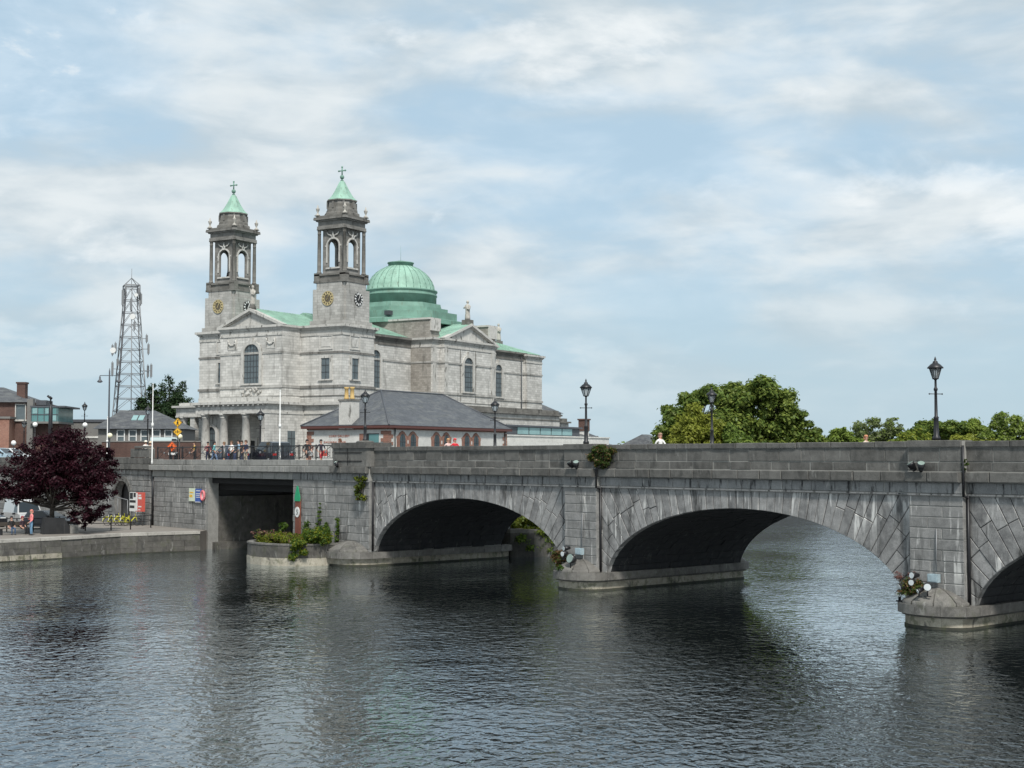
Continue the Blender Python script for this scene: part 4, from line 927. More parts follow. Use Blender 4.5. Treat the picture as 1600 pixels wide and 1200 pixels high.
# ================================================================== quay, retaining wall and street furniture
quay = [(-23.4, 103.6), (-28.4, 100.2), (-31.3, 95.9), (-34.4, 92.3), (-60, 68), (-110, 40), (-190, 90), (-110, 182)]
q_end = bw(-112, 0.5); q_in = bw(-64.9, 0.3)
qp = quay[:5] + [(-130, 60), (-140, 150), (q_end.x, q_end.y), (q_in.x, q_in.y)]
tag(MB().prism(qp, -2.0, 1.47).build('quay_pavement', M['paving']), 'pale quayside pavement below the bridge wall', kind='structure')
qw = thing('quay_wall', 'weathered stone quay wall with a pale coping along the water', 'wall')
def along(pts, dz0, dz1, off, mat, name, step, ch=0.03):
    for (ax, ay), (bx, by_) in zip(pts[:-1], pts[1:]):
        L = math.hypot(bx - ax, by_ - ay); n = max(1, round(L / step)); dx, dy = (bx - ax) / L, (by_ - ay) / L; nx, ny = -dy, dx
        if (nx * -ax + ny * -ay) < 0: nx, ny = -nx, -ny
        for k in range(n):
            a, b_ = L * k / n + 0.012, L * (k + 1) / n - 0.012; o = off + R.uniform(-0.03, 0.03)
            P = [(ax + dx * a + nx * o, ay + dy * a + ny * o), (ax + dx * b_ + nx * o, ay + dy * b_ + ny * o), (ax + dx * b_ - nx * 0.8, ay + dy * b_ - ny * 0.8), (ax + dx * a - nx * 0.8, ay + dy * a - ny * 0.8)]
            MB().prism(P, dz0, dz1).build(name, mat, qw)
along(quay[:5], 1.30, 1.50, 0.10, M['quaytop'], 'coping_stone', 1.9)
along(quay[:5], 0.86, 1.28, 0.05, M['quaywall'], 'wall_stone', 1.5); along(quay[:5], 0.42, 0.85, 0.07, M['quaywall'], 'wall_stone', 1.2)
along(quay[2:5], 0.08, 0.41, 0.22, M['tide'], 'footing_stone', 0.9); along(quay[:3], 0.08, 0.41, 0.12, M['quaywall'], 'footing_stone', 1.3); along(quay[:5], -0.8, 0.075, 0.2, M['algae'], 'footing_stone', 1.6)
# ---- wall that carries the street, with an arched recess
rw = thing('retaining_wall', 'grey stone street wall with an arched recess behind the yellow bicycles', 'wall', BO, BA)
def rcourse(x0, x1, z0, z1, step, yf=0.0, mat=None):
    n = max(1, round((x1 - x0) / step)); xs = [x0] + [x0 + (x1 - x0) * (k + R.uniform(-0.2, 0.2)) / n for k in range(1, n)] + [x1]
    for a, b_ in zip(xs[:-1], xs[1:]): MB().block([(a, z0), (b_, z0), (b_, z1), (a, z1)], yf + R.uniform(-0.015, 0.015), 0.4, 0.03, 0.014).build('wall_stone', mat or M['ashlar'], rw, recalc=False)
for k in range(10):
    z0, z1 = 1.45 + 0.455 * k, 1.45 + 0.455 * (k + 1)
    rcourse(-77.75, -74.3, z0, z1, 1.3)
    if z0 > 5.0: rcourse(-81.4, -77.75, z0, z1, 1.2)
    rcourse(-90.0, -81.4, z0, z1, 1.4); rcourse(-112.0, -90.0, z0, z1, 1.9)
for x0, x1, z0, z1, yf in ((-112, -74.0, 6.0, 6.45, -0.28), (-78.2, -74.0, 6.45, 7.0, -0.08), (-77.9, -74.3, 7.0, 7.75, -0.1), (-112, -78.2, 6.45, 7.05, 0.0)): rcourse(x0, x1, z0, z1, 1.6, yf, M['parapet'])
rcourse(-77.0, -74.6, 7.75, 7.98, 2.4, -0.18, M['parapet'])
mb = MB(); ar = arch_pts(1.5, 3.55, n=14)
for p, q in zip(ar[:-1], ar[1:]): mb.prism([(-79.56 + q[0], q[1]), (-79.56 + p[0], p[1]), (-79.56 + p[0] * 1.2, 5.10), (-79.56 + q[0] * 1.2, 5.10)], 0.0, 0.6, 'y')
mb.box(-81.4, 0.0, 1.45, -81.06, 0.6, 5.10).box(-78.06, 0.0, 1.45, -77.75, 0.6, 5.10); mb.build('arch_panel', M['ashlar'], rw)
mb = MB()
for k in range(9):
    a0, a1 = math.pi * (k + 0.04) / 9, math.pi * (k + 0.96) / 9
    mb.prism([(-79.56 + r_ * math.cos(a), 3.55 + r_ * math.sin(a)) for r_, a in ((1.5, a0), (1.9, a0), (1.9, a1), (1.5, a1))], -0.07, 0.1, 'y')
tag(mb.build('arch_stones', M['parapet'], rw), kind='stuff')
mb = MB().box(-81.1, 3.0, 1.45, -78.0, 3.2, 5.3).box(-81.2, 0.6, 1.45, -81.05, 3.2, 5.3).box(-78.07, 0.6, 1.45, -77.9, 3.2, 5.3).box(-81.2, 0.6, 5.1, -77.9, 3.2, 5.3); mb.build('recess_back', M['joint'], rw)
mb = MB().box(-90, 0.42, 1.2, -81.4, 0.8, 6.9).box(-77.75, 0.42, 1.2, -73.6, 0.8, 6.9).box(-81.4, 0.5, 5.1, -77.75, 0.8, 6.9).box(-130, 0.42, 1.2, -90, 0.8, 6.9).box(-74.3, 0.25, 1.2, -73.6, 0.5, 6.0); mb.build('wall_core', M['ashlar'], rw)
MB().tube((-73.95, 0.1, 1.5), (-73.95, 0.1, 6.0), 0.12, n=8).build('dark_line_pipe', M['black'], rw)
# ---- pedestal at the end of the parapet
pd = thing('stone_pedestal', 'broad rounded stone pedestal ending the parapet under a street lamp', 'pedestal', BO, BA)
def rounded(x0, x1, y0, y1, r, n=6):
    out = []
    for cx_, cy_, a0 in ((x1 - r, y0 + r, -math.pi / 2), (x1 - r, y1 - r, 0), (x0 + r, y1 - r, math.pi / 2), (x0 + r, y0 + r, math.pi)):
        out += [(cx_ + r * math.cos(a0 + math.pi / 2 * k / n), cy_ + r * math.sin(a0 + math.pi / 2 * k / n)) for k in range(n + 1)]
    return out
MB().prism(rounded(-46.9, -42.6, -0.22, 1.6, 0.3), 6.42, 7.62).build('pedestal_block', M['parapet'], pd)
MB().prism(rounded(-47.0, -42.45, -0.32, 1.7, 0.35), 7.62, 7.98).build('pedestal_cap', M['parapet'], pd)
mb = MB()
for z in (7.30, 6.75): mb.box(-46.5, -0.26, z, -43.3, -0.2, z + 0.05)
mb.box(-44.95, -0.24, 6.5, -44.9, -0.2, 7.6); mb.build('panel_groove', M['joint'], pd)
MB().lathe([(0.6, 7.98), (0.55, 8.08), (0.2, 8.12)], -44.0, 0.5, 14).build('lamp_plinth', M['parapet'], pd)
# ---- street lamps
M['lampglass'] = plain('lantern_glass', (0.55, 0.58, 0.58), 0.15, var=0.1)
M['lampglass'].node_tree.nodes['Principled BSDF'].inputs['Transmission Weight'].default_value = 0.75
def lamp(h, label, loc, group='heritage street lamps', s=1.0, arms=True):
    t = thing('street_lamp', label, 'street lamp', loc, R.uniform(0, 0.6), group)
    zl = h - 0.95 * s
    prof = [(0.16, 0), (0.16, 0.12), (0.11, 0.18), (0.10, 0.9 * h / 3.5), (0.12, 0.94 * h / 3.5), (0.07, 1.0 * h / 3.5), (0.055, zl - 0.5), (0.085, zl - 0.46), (0.085, zl - 0.4), (0.05, zl - 0.34), (0.045, zl - 0.05), (0.09, zl)]
    MB().lathe([(r_ * s, z) for r_, z in prof], 0, 0, 10).build('post', M['black'], t)
    if arms: mb = MB().tube((-0.3, 0, zl - 0.62), (0.3, 0, zl - 0.62), 0.018, n=5); mb.ball((-0.3, 0, zl - 0.62), 0.035, 6); mb.ball((0.3, 0, zl - 0.62), 0.035, 6); mb.build('ladder_bar', M['black'], t)
    mb = MB()
    for k in range(6):
        a, a2 = math.pi * k / 3, math.pi * (k + 1) / 3
        mb.tube((0.13 * s * math.cos(a), 0.13 * s * math.sin(a), zl + 0.03), (0.28 * s * math.cos(a), 0.28 * s * math.sin(a), zl + 0.46 * s), 0.018 * s, n=4)
        for r_, z in ((0.13, zl + 0.02), (0.285, zl + 0.46 * s)): mb.tube((r_ * s * math.cos(a), r_ * s * math.sin(a), z), (r_ * s * math.cos(a2), r_ * s * math.sin(a2), z), 0.022 * s, n=4)
    mb.build('lantern_frame', M['black'], t)
    MB().lathe([(0.12 * s, zl + 0.03), (0.26 * s, zl + 0.45 * s)], 0, 0, 6, sm=False).build('lantern_glass', M['lampglass'], t)
    MB().lathe([(0.33 * s, zl + 0.45 * s), (0.33 * s, zl + 0.49 * s), (0.20 * s, zl + 0.62 * s), (0.11 * s, zl + 0.68 * s), (0.10 * s, zl + 0.74 * s), (0.04 * s, zl + 0.78 * s), (0.05 * s, zl + 0.83 * s), (0.008, zl + 0.95 * s)], 0, 0, 12).build('lantern_roof', M['black'], t)
    return t
lamp(3.5, 'near black street lamp on the parapet above the right hand pier', bw(-1.35, 0.15, 7.73))
lamp(3.5, 'black street lamp on the parapet above the middle pier by the ivy', bw(-22.6, 0.15, 7.73))
lamp(3.45, 'black street lamp standing on the rounded stone pedestal', bw(-44.0, 0.5, 8.08))
lamp(3.5, 'black street lamp on the far parapet in front of the gallery roof', bw(-43.3, 10.98, 7.68))
lamp(3.5, 'black street lamp on the far parapet in front of the big trees', bw(-23.25, 10.98, 7.68))
lamp(4.4, 'black street lamp in front of the church portico columns', (px(407, 108), 108, 6.47))
lamp(6.7, 'tall street lamp with pale lantern left of the mast', (px(132, 150), 150, 6.4))
lamp(5.5, 'street lamp with pale lantern between mast foot and road signs', (px(231, 127), 127, 6.4))
lamp(5.0, 'street lamp with pale lantern before the brick building', (px(38, 158), 158, 6.4))
t = thing('street_light', 'tall slim street light with two drooping arms before the mast', 'street light', (px(170, 140), 140, 6.4), 0.1)
MB().lathe([(0.11, 0), (0.10, 3), (0.07, 9.4), (0.02, 9.7)], 0, 0, 8).build('post', M['darkmetal'], t)
MB().tube((-0.95, 0, 8.95), (0.95, 0, 8.95), 0.035, n=6).build('arm', M['darkmetal'], t)
for sg in (-1, 1): MB().lathe([(0.02, 8.95), (0.08, 8.8), (0.10, 8.55), (0.28, 8.35), (0.28, 8.3), (0.12, 8.22)], sg * 0.95, 0, 10).build('lamp_head', M['darkmetal'], t)
t = thing('camera_pole', 'thick black pole topped with a small camera before the glass bay', 'pole', (px(79, 128), 128, 6.4))
MB().lathe([(0.2, 0), (0.19, 5.2), (0.12, 5.3), (0.08, 5.6)], 0, 0, 10).build('post', M['black'], t); MB().tube((0, 0, 5.6), (-0.05, 0, 6.3), 0.07, n=6).tube((0.1, 0, 6.05), (-0.3, -0.1, 6.35), 0.13, 0.1, n=8).build('camera', M['black'], t)
for p_, Y, z, lb in ((55, 150, 10.6, 'white globe lamp in front of the brown brick wall'), (133, 148, 10.5, 'white globe lamp beside the tall street lamp'), (172, 138, 9.2, 'yellowish globe lamp at the foot of the slim street light'), (281, 132, 9.0, 'yellowish globe lamp beside the church columns'), (22, 150, 8.6, 'small white globe lamp low at left edge')):
    t = thing('globe_lamp', lb, 'lamp', (px(p_, Y), Y, 6.4), 0, 'globe lamps'); MB().lathe([(0.06, 0), (0.05, z - 6.65)], 0, 0, 8).build('post', M['black'], t); MB().ball((0, 0, z - 6.4), 0.27, 12).build('globe', plain('globe_%d' % p_, (0.8, 0.76, 0.55) if p_ > 150 else (0.82, 0.81, 0.78), 0.3), t)
def flagpole(loc, h, label, r_=0.052):
    t = thing('flagpole', label, 'flagpole', loc, 0, 'white flagpoles'); MB().lathe([(r_ * 1.6, 0), (r_ * 1.6, 0.25), (r_, 0.3), (r_ * 0.55, h)], 0, 0, 8).build('pole', M['white'], t); MB().ball((0, 0, h + 0.05), r_, 8).build('finial', M['white'], t)
    MB().lathe([(r_ * 2.0, h * 0.47), (r_ * 2.0, h * 0.5), (r_ * 1.3, h * 0.52)], 0, 0, 8).build('collar', M['white'], t)
flagpole(bw(-73.5, -0.25, 6.45), 6.5, 'white flagpole in front of the road signs'); flagpole(bw(-54.25, 0.2, 6.86), 4.85, 'white flagpole before the church side wall')
flagpole((px(168, 124), 124, 6.4), 4.2, 'short white pole left of the slate house')
# ---- ornamental railing on the approach
rl = thing('railing', 'black ornamental iron railing with scrolls along the bridge approach', 'railing', BO, BA)
XR0, XR1 = -73.2, -47.1
MB().box(XR0, 0.05, 7.78, XR1, 0.12, 7.85).build('top_rail', M['black'], rl); MB().box(XR0, 0.06, 6.95, XR1, 0.11, 6.99).build('bottom_rail', M['black'], rl)
NP = 12; W_ = (XR1 - XR0) / NP
for k in range(NP + 1): x = XR0 + k * W_; MB().box(x - 0.03, 0.05, 6.86, x + 0.03, 0.11, 7.9).build('post', M['black'], rl)
def spiral(cx_, cz, r0, turns, a0, sg, n=18): return [(cx_ + (r0 * (1 - 0.8 * i / n)) * math.cos(a0 + sg * turns * 2 * math.pi * i / n), 0.085, cz + (r0 * (1 - 0.8 * i / n)) * math.sin(a0 + sg * turns * 2 * math.pi * i / n)) for i in range(n + 1)]
for k in range(NP):
    x = XR0 + (k + 0.5) * W_; s_ = W_ * 0.5
    mb = MB()
    mb.path([(x - s_ * 0.95, 0.085, 7.0)] + [(x - s_ * 0.95 + s_ * 1.9 * t_ / 12, 0.085, 7.0 + 0.78 * (0.5 - 0.5 * math.cos(math.pi * t_ / 12))) for t_ in range(1, 13)], 0.022, 4)
    mb.path(spiral(x - s_ * 0.45, 7.5, 0.24, 1.4, -0.6, 1), 0.02, 4); mb.path(spiral(x + s_ * 0.45, 7.26, 0.24, 1.4, 2.5, 1), 0.02, 4)
    for q in ((-0.86, 0.86) if k < 8 else (-0.86, -0.6, -0.3, 0.0, 0.3, 0.6, 0.86)): mb.tube((x + q * s_, 0.085, 6.98), (x + q * s_, 0.085, 7.8), 0.018, n=4)
    mb.build('scroll_panel', M['black'], rl); MB().tube((x + 0.1, 0.06, 7.38), (x + 0.1, 0.11, 7.38), 0.085, n=10).build('boss', M['galv'], rl)
# ---- quay railing
qr = thing('quay_railing', 'black two rail railing along the quay in front of the bicycles', 'railing')
pts = [(-28.55, 109.2), (-29.35, 106.3), (-30.5, 105.1), (-32.3, 104.6), (-34.1, 104.1), (-35.9, 103.6), (-37.7, 103.1), (-39.5, 102.6), (-41.3, 102.1)]
for x, y in pts: MB().tube((x, y, 1.45), (x, y, 2.55), 0.045, n=6).build('post', M['black'], qr)
for z in (2.45, 2.02):
    MB().path([(x, y, z) for x, y in pts], 0.03, 5).build('rail', M['black'], qr)
# ---- signs and boards
SIGN = {'yellow': plain('sign_yellow', (0.75, 0.42, 0.03), 0.4, var=0.03), 'orange': plain('sign_orange', (0.80, 0.14, 0.03), 0.4, var=0.03), 'blue': plain('sign_blue', (0.03, 0.09, 0.35), 0.4, var=0.05), 'green': plain('sign_green', (0.02, 0.30, 0.14), 0.4, var=0.05), 'red': plain('sign_red_panel', (0.55, 0.10, 0.075), 0.4, var=0.05), 'pale': plain('sign_pale', (0.62, 0.68, 0.52), 0.5, var=0.08), 'pink': plain('faded_pink', (0.72, 0.20, 0.22), 0.5, var=0.1), 'rust': plain('rusty_board', (0.17, 0.055, 0.035), 0.8, var=0.4)}
def diamond(t, z, half, col, icon):
    s_ = MB().prism([(0, z - half), (half, z), (0, z + half), (-half, z)], -0.03, 0.0, 'y', 0).build('diamond_plate', col, t)
    mb = MB()
    for a, b_ in zip([(0, z - half * 0.9), (half * 0.9, z), (0, z + half * 0.9), (-half * 0.9, z)], [(half * 0.9, z), (0, z + half * 0.9), (-half * 0.9, z), (0, z - half * 0.9)]): mb.tube((a[0], -0.034, a[1]), (b_[0], -0.034, b_[1]), 0.014, n=4)
    if icon == 'person':
        mb.tube((0.02, -0.045, z + 0.17), (0.02, -0.033, z + 0.17), 0.055, n=10); mb.prism([(-0.09, z - 0.02), (0.09, z - 0.02), (0.03, z + 0.11), (-0.02, z + 0.11)], -0.045, -0.033, 'y')
        mb.prism([(-0.09, z - 0.21), (-0.03, z - 0.21), (0.03, z), (-0.05, z)], -0.045, -0.033, 'y'); mb.prism([(0.06, z - 0.2), (0.11, z - 0.2), (0.05, z), (0.0, z)], -0.045, -0.033, 'y')
    else:
        for q in (-0.13, 0.0, 0.13): mb.box(q - 0.035, -0.045, z - 0.1 + abs(q) * 0.3, q + 0.035, -0.033, z + 0.06 + (0.07 if q == 0 else 0))
    mb.build('symbol', M['dial'], s_)
t = thing('warning_sign', 'two yellow diamond warning signs stacked on one dark pole', 'road sign', bw(-71.35, 0.9, 6.6), -0.15)
MB().tube((0, 0.03, 0), (0, 0.03, 3.6), 0.04, n=8).build('post', M['black'], t); diamond(t, 3.22, 0.38, SIGN['yellow'], 'person'); diamond(t, 2.48, 0.38, SIGN['yellow'], 'bars')
t = thing('warning_sign', 'orange diamond roadworks sign on a low black stand', 'road sign', bw(-71.3, 0.4, 6.6), -0.15)
MB().box(-0.22, 0.0, 0, -0.16, 0.5, 0.85).box(0.16, 0.0, 0, 0.22, 0.5, 0.85).box(-0.25, -0.02, 0.8, 0.25, 0.03, 0.9).build('stand', M['black'], t); diamond(t, 1.28, 0.42, SIGN['orange'], 'person'); MB().box(-0.3, -0.03, 0.62, 0.3, 0.0, 0.80).build('plate', M['white'], t)
def board(name, label, cat, x0, x1, z0, z1, col, y=-0.06, lines=(), lcol=None, icon=None):
    t = thing(name, label, cat, bw((x0 + x1) / 2, y, z0), BA); w2 = (x1 - x0) / 2
    MB().box(-w2, -0.03, 0, w2, 0.03, z1 - z0).build('panel', col, t)
    for a, b_, c, d in lines: MB().box(a * w2, -0.036, b_ * (z1 - z0), c * w2, -0.03, d * (z1 - z0)).build('print', lcol, t)
    return t
board('notice', 'pale green and white notice fixed to the bridge wall', 'sign', -67.35, -66.35, 3.62, 4.62, SIGN['pale'], lines=((-0.8, 0.62, 0.5, 0.72), (-0.8, 0.3, 0.2, 0.5)), lcol=SIGN['yellow'])
board('notice', 'blue notice with white lines fixed to the bridge wall', 'sign', -66.32, -65.38, 3.55, 4.6, SIGN['blue'], lines=((-0.7, 0.82, 0.7, 0.88), (-0.7, 0.62, 0.7, 0.67), (-0.7, 0.5, 0.6, 0.55), (-0.7, 0.35, 0.7, 0.4), (-0.95, 0.0, 0.95, 0.05)), lcol=M['white'])
t = thing('lifebuoy', 'faded pink lifebuoy holder on the bridge wall beside the blue notice', 'lifebuoy', bw(-64.95, -0.16, 4.1), BA)
mb = MB(); N = 18
for k in range(N): a0, a1 = 2 * math.pi * k / N, 2 * math.pi * (k + 1) / N; mb.tube((0.26 * math.cos(a0), 0, 0.34 * math.sin(a0)), (0.26 * math.cos(a1), 0, 0.34 * math.sin(a1)), 0.09, n=8, caps=False)
mb.build('ring', SIGN['pink'], t); MB().prism([(0.24 * math.cos(2 * math.pi * k / 16), 0.32 * math.sin(2 * math.pi * k / 16)) for k in range(16)], 0.02, 0.06, 'y').build('back_plate', M['white'], t)
t = thing('information_stand', 'red and white information stand beside the parked yellow bicycles', 'sign', bw(-74.75, -0.9, 1.47), BA + 0.12)
for x in (-0.9, 0.75): MB().tube((x, 0.06, 0), (x, 0.06, 2.6), 0.05, n=6).build('post', M['galv'], t)
MB().box(-1.05, -0.06, 1.15, 0.0, 0.06, 2.7).build('left_panel', M['white'], t); MB().box(0.0, -0.14, 1.15, 0.95, 0.14, 2.7).build('right_panel', SIGN['red'], t)
for a, b_, c, d in ((-1.0, 2.15, -0.55, 2.65), (-0.45, 2.3, -0.05, 2.65), (-1.0, 1.85, -0.1, 2.05), (-1.0, 1.4, -0.3, 1.62)): MB().box(a, -0.068, b_, c, -0.06, d).build('print', M['dial'], t)
for a, b_, c, d in ((0.02, 1.2, 0.28, 2.65), (0.4, 2.15, 0.85, 2.35), (0.4, 2.42, 0.8, 2.52), (0.4, 1.5, 0.85, 1.6), (0.4, 1.25, 0.7, 1.33)): MB().box(a, -0.148, b_, c, -0.14, d).build('print', M['white'], t)
t = thing('navigation_marker', 'green triangle and white speed limit disc on a rusty post by the canal opening', 'navigation sign', bw(-51.2, -0.12, 1.4), BA)
MB().box(-0.3, -0.05, 0, 0.3, 0.05, 2.75).build('board', SIGN['rust'], t)
MB().prism([(-0.34, 2.6), (0.34, 2.6), (0.34, 2.9), (0.05, 3.65), (-0.05, 3.65), (-0.34, 2.9)], -0.09, -0.04, 'y').build('green_mark', SIGN['green'], t)
d_ = MB().prism([(0.30 * math.cos(2 * math.pi * k / 20), 1.85 + 0.36 * math.sin(2 * math.pi * k / 20)) for k in range(20)], -0.085, -0.04, 'y').build('speed_disc', M['white'], t)
text('numeral', '5', 0.5, M['dial'], d_, (0.02, -0.095, 1.68), (math.pi / 2, 0, 0), 0.004, 'CENTER')
# ---- galvanised fence panel leaning before the arched recess
t = thing('fence_panel', 'galvanised temporary fence panel across the arched recess', 'fence', bw(-79.4, -0.45, 1.47), BA)
mb = MB().tube((-1.9, 0, 0.1), (-1.9, 0, 2.35), 0.035, n=6).tube((1.9, 0, 0.1), (1.9, 0, 2.0), 0.035, n=6).tube((-1.9, 0, 2.35), (1.9, 0, 2.0), 0.035, n=6).tube((-1.9, 0, 0.2), (1.9, 0, 0.2), 0.035, n=6).tube((0, 0, 0.2), (0, 0, 2.15), 0.03, n=6); mb.build('frame', M['galv'], t)
mb = MB()
for k in range(16): x = -1.75 + k * 0.235; mb.tube((x, 0, 0.2), (x, 0, 2.3 - (x + 1.9) * 0.092), 0.008, n=3, caps=False)
tag(mb.build('wire_mesh', M['galv'], t), kind='stuff')
# ---- floodlights
M['lens'] = plain('floodlight_lens', (0.62, 0.66, 0.66), 0.12, var=0.15); M['lensdull'] = plain('floodlight_lens_dull', (0.22, 0.28, 0.25), 0.12, var=0.3); M['box'] = plain('pale_blue_box', (0.30, 0.38, 0.41), 0.5, var=0.35, sc_=9)
def flood(x, y, z, face, label, r_=0.2, lens='lens', leg=0.35, group='bridge floodlights'):
    t = thing('floodlight', label, 'floodlight', bw(x, y, z), BA, group); d = Vector(face).normalized(); c = Vector((0, 0, 0))
    MB().tube(c - d * 0.32, c - d * 0.05, r_ * 0.55, r_, 12).tube(c - d * 0.05, c + d * 0.06, r_, r_, 12).build('housing', M['black'], t)
    MB().tube(c + d * 0.06, c + d * 0.075, r_ * 0.9, r_ * 0.9, 14).build('lens', M[lens], t)
    MB().tube((0, 0, -leg), (0, 0, 0), 0.03, n=5).box(-r_, -0.03, -leg, r_, 0.03, -leg + 0.03).build('bracket', M['black'], t)
flood(-24.5, -0.3, 1.40, (-0.5, -0.7, -0.3), 'white faced floodlight at the left tip of the middle pier', 0.2, leg=0.45)
flood(-23.5, -0.6, 2.15, (-0.3, -0.9, -0.1), 'upper white floodlight of the pair on the middle pier cap', 0.14, leg=0.5); flood(-23.45, -0.75, 1.88, (0.0, -0.9, -0.1), 'lower white floodlight of the pair on the middle pier cap', 0.14, leg=0.3)
flood(-22.6, -1.0, 1.68, (0.0, -0.9, 0.25), 'large dull green floodlight facing out from the middle pier', 0.26, 'lensdull', 0.55)
flood(-2.95, -0.25, 1.5, (-0.4, -0.8, -0.2), 'white faced floodlight at the left tip of the right hand pier', 0.2, leg=0.55); flood(-2.85, -0.5, 1.3, (0.3, -0.8, -0.4), 'small floodlight below the one at the tip of the right pier', 0.14, leg=0.35)
flood(-2.0, -0.75, 2.12, (-0.2, -0.9, 0.0), 'upper white floodlight beside the brown plant on the right pier', 0.14, leg=0.4); flood(-1.98, -0.85, 1.84, (0.1, -0.9, -0.1), 'lower white floodlight beside the brown plant on the right pier', 0.13, leg=0.3)
flood(-1.15, -1.0, 1.72, (0.5, -0.8, -0.1), 'white floodlight turned right on the right pier cap', 0.16, leg=0.4); flood(-1.45, -1.15, 1.55, (-0.5, -0.8, -0.4), 'tiny white floodlight low on the right pier cap', 0.1, leg=0.25)
flood(-46.1, -1.2, 1.75, (0.5, -0.5, 0.75), 'large pale floodlight tilted up on the planted pier', 0.24, leg=0.35)
flood(-22.0, 11.9, 1.75, (0.4, -0.3, 0.3), 'white floodlight on the far end of the middle pier', 0.2, leg=0.7)
flood(-43.9, 12.6, 2.1, (0.5, -0.8, 0.2), 'round white floodlight by the bushes seen through the left arch', 0.26, leg=0.8)
for x, lb in ((-1.95, 'right'), (-23.0, 'middle')):
    for dx, q in ((-0.28, 'left'), (0.22, 'right')): flood(x + dx, -0.42, 6.72, (dx * 1.4, -0.4, 0.8), '%s floodlight of the pair on the cornice above the %s pier' % (q, lb), 0.16, 'lensdull', 0.25)
flood(-45.9, -0.5, 6.66, (0, -0.4, 0.9), 'single small floodlight on the cornice below the pedestal', 0.14, 'lensdull', 0.2)
for x, lb in ((-22.75, 'middle'), (-1.35, 'right hand')):
    t = thing('junction_box', 'pale blue electrical box above the %s pier cap' % lb, 'junction box', bw(x, -0.2, 1.85), BA); MB().box(-0.24, -0.12, 0, 0.24, 0.1, 0.34).box(-0.2, -0.15, 0.04, 0.2, -0.12, 0.3).build('box', M['box'], t); MB().tube((0.05, 0.1, 0.42), (0.05, 0.16, 2.2), 0.03, n=5).build('conduit', M['galv'], t)

# ================================================================== vegetation
import numpy as np
def leaf_mat(name, dark, light, hue=None, scale=0.35, trans=0.45):
    m, g = new_mat(name)
    geo = g.n('ShaderNodeNewGeometry'); r = geo.outputs['Random Per Island']
    n = g.noise(geo.outputs['Position'], scale, 3)
    t = g.math('ADD', g.math('MULTIPLY', r, 0.55), g.math('MULTIPLY', g.ramp(n, 0.35, 0.65), 0.45))
    col = g.mix(t, dark, light)
    if hue: col = g.mix(g.ramp(r, 0.90, 0.95), col, hue)
    d = g.n('ShaderNodeBsdfDiffuse', {'Color': col}); tr = g.n('ShaderNodeBsdfTranslucent', {'Color': col})
    mx = g.n('ShaderNodeMixShader', {0: trans, 1: d.outputs[0], 2: tr.outputs[0]})
    gl = g.n('ShaderNodeBsdfGlossy', {'Color': (0.5, 0.5, 0.5, 1), 'Roughness': 0.45})
    mx2 = g.n('ShaderNodeMixShader', {0: 0.02, 1: mx.outputs[0], 2: gl.outputs[0]})
    g.n('ShaderNodeOutputMaterial', {'Surface': mx2.outputs[0]})
    return m
M['bark'] = plain('bark', (0.07, 0.06, 0.05), 0.95, var=0.4, sc_=2.0)
def leaf_mesh(name, mats, clumps, n, size, parent, seed=1, loc=None, up=0.65, flat=0.68, shares=None):
    """leaf-sized faces spread through the volume of a set of clumps (x, y, z, radius)"""
    rg = np.random.default_rng(seed); cl = np.array(clumps, float); w = cl[:, 3] ** 2; ci = rg.choice(len(cl), n, p=w / w.sum())
    d = rg.normal(size=(n, 3)); d /= np.linalg.norm(d, axis=1)[:, None]
    rr = cl[ci, 3] * np.clip(0.72 + 0.34 * rg.normal(size=n), 0.1, 1.75); c = cl[ci, :3] + d * rr[:, None] * np.array([1, 1, flat])
    nr = d * 0.8 + rg.normal(size=(n, 3)) * 0.55 + np.array([0, 0, up]); nr /= np.linalg.norm(nr, axis=1)[:, None]
    t = np.cross(nr, rg.normal(size=(n, 3))); t /= np.linalg.norm(t, axis=1)[:, None]; b_ = np.cross(nr, t)
    s = (size * (0.6 + 0.8 * rg.random(n)))[:, None]
    v = np.stack([c - t * s, c - b_ * s * 0.55 + nr * s * 0.12, c + t * s, c + b_ * s * 0.55 + nr * s * 0.12], 1).reshape(-1, 3)
    me = bpy.data.meshes.new(name); me.vertices.add(4 * n); me.vertices.foreach_set('co', v.astype(np.float32).ravel())
    me.loops.add(4 * n); me.loops.foreach_set('vertex_index', np.arange(4 * n, dtype=np.int32)); me.polygons.add(n)
    me.polygons.foreach_set('loop_start', np.arange(0, 4 * n, 4, dtype=np.int32))
    mats = mats if isinstance(mats, (list, tuple)) else [mats]
    for m_ in mats: me.materials.append(m_)
    if len(mats) > 1: me.polygons.foreach_set('material_index', rg.choice(len(mats), n, p=shares).astype(np.int32))
    me.update(calc_edges=True); me.validate()
    o = bpy.data.objects.new(name, me); COL.objects.link(o); o.parent = parent
    if loc is not None: o.location = loc
    return o
def bumpy(cx, cz, rx, rz, n, r0, r1, rg, ry=None, y0=0.0, low=-0.5):
    """clumps scattered over an ellipsoid crown"""
    ry = ry or rx; out = []
    for k in range(n):
        a = rg.uniform(0, 2 * math.pi); e = math.asin(rg.uniform(low, 1)); q = rg.uniform(0.55, 1.0)
        out.append((cx + rx * q * math.cos(e) * math.cos(a), y0 + ry * q * math.cos(e) * math.sin(a), cz + rz * q * math.sin(e), rg.uniform(r0, r1)))
    return out
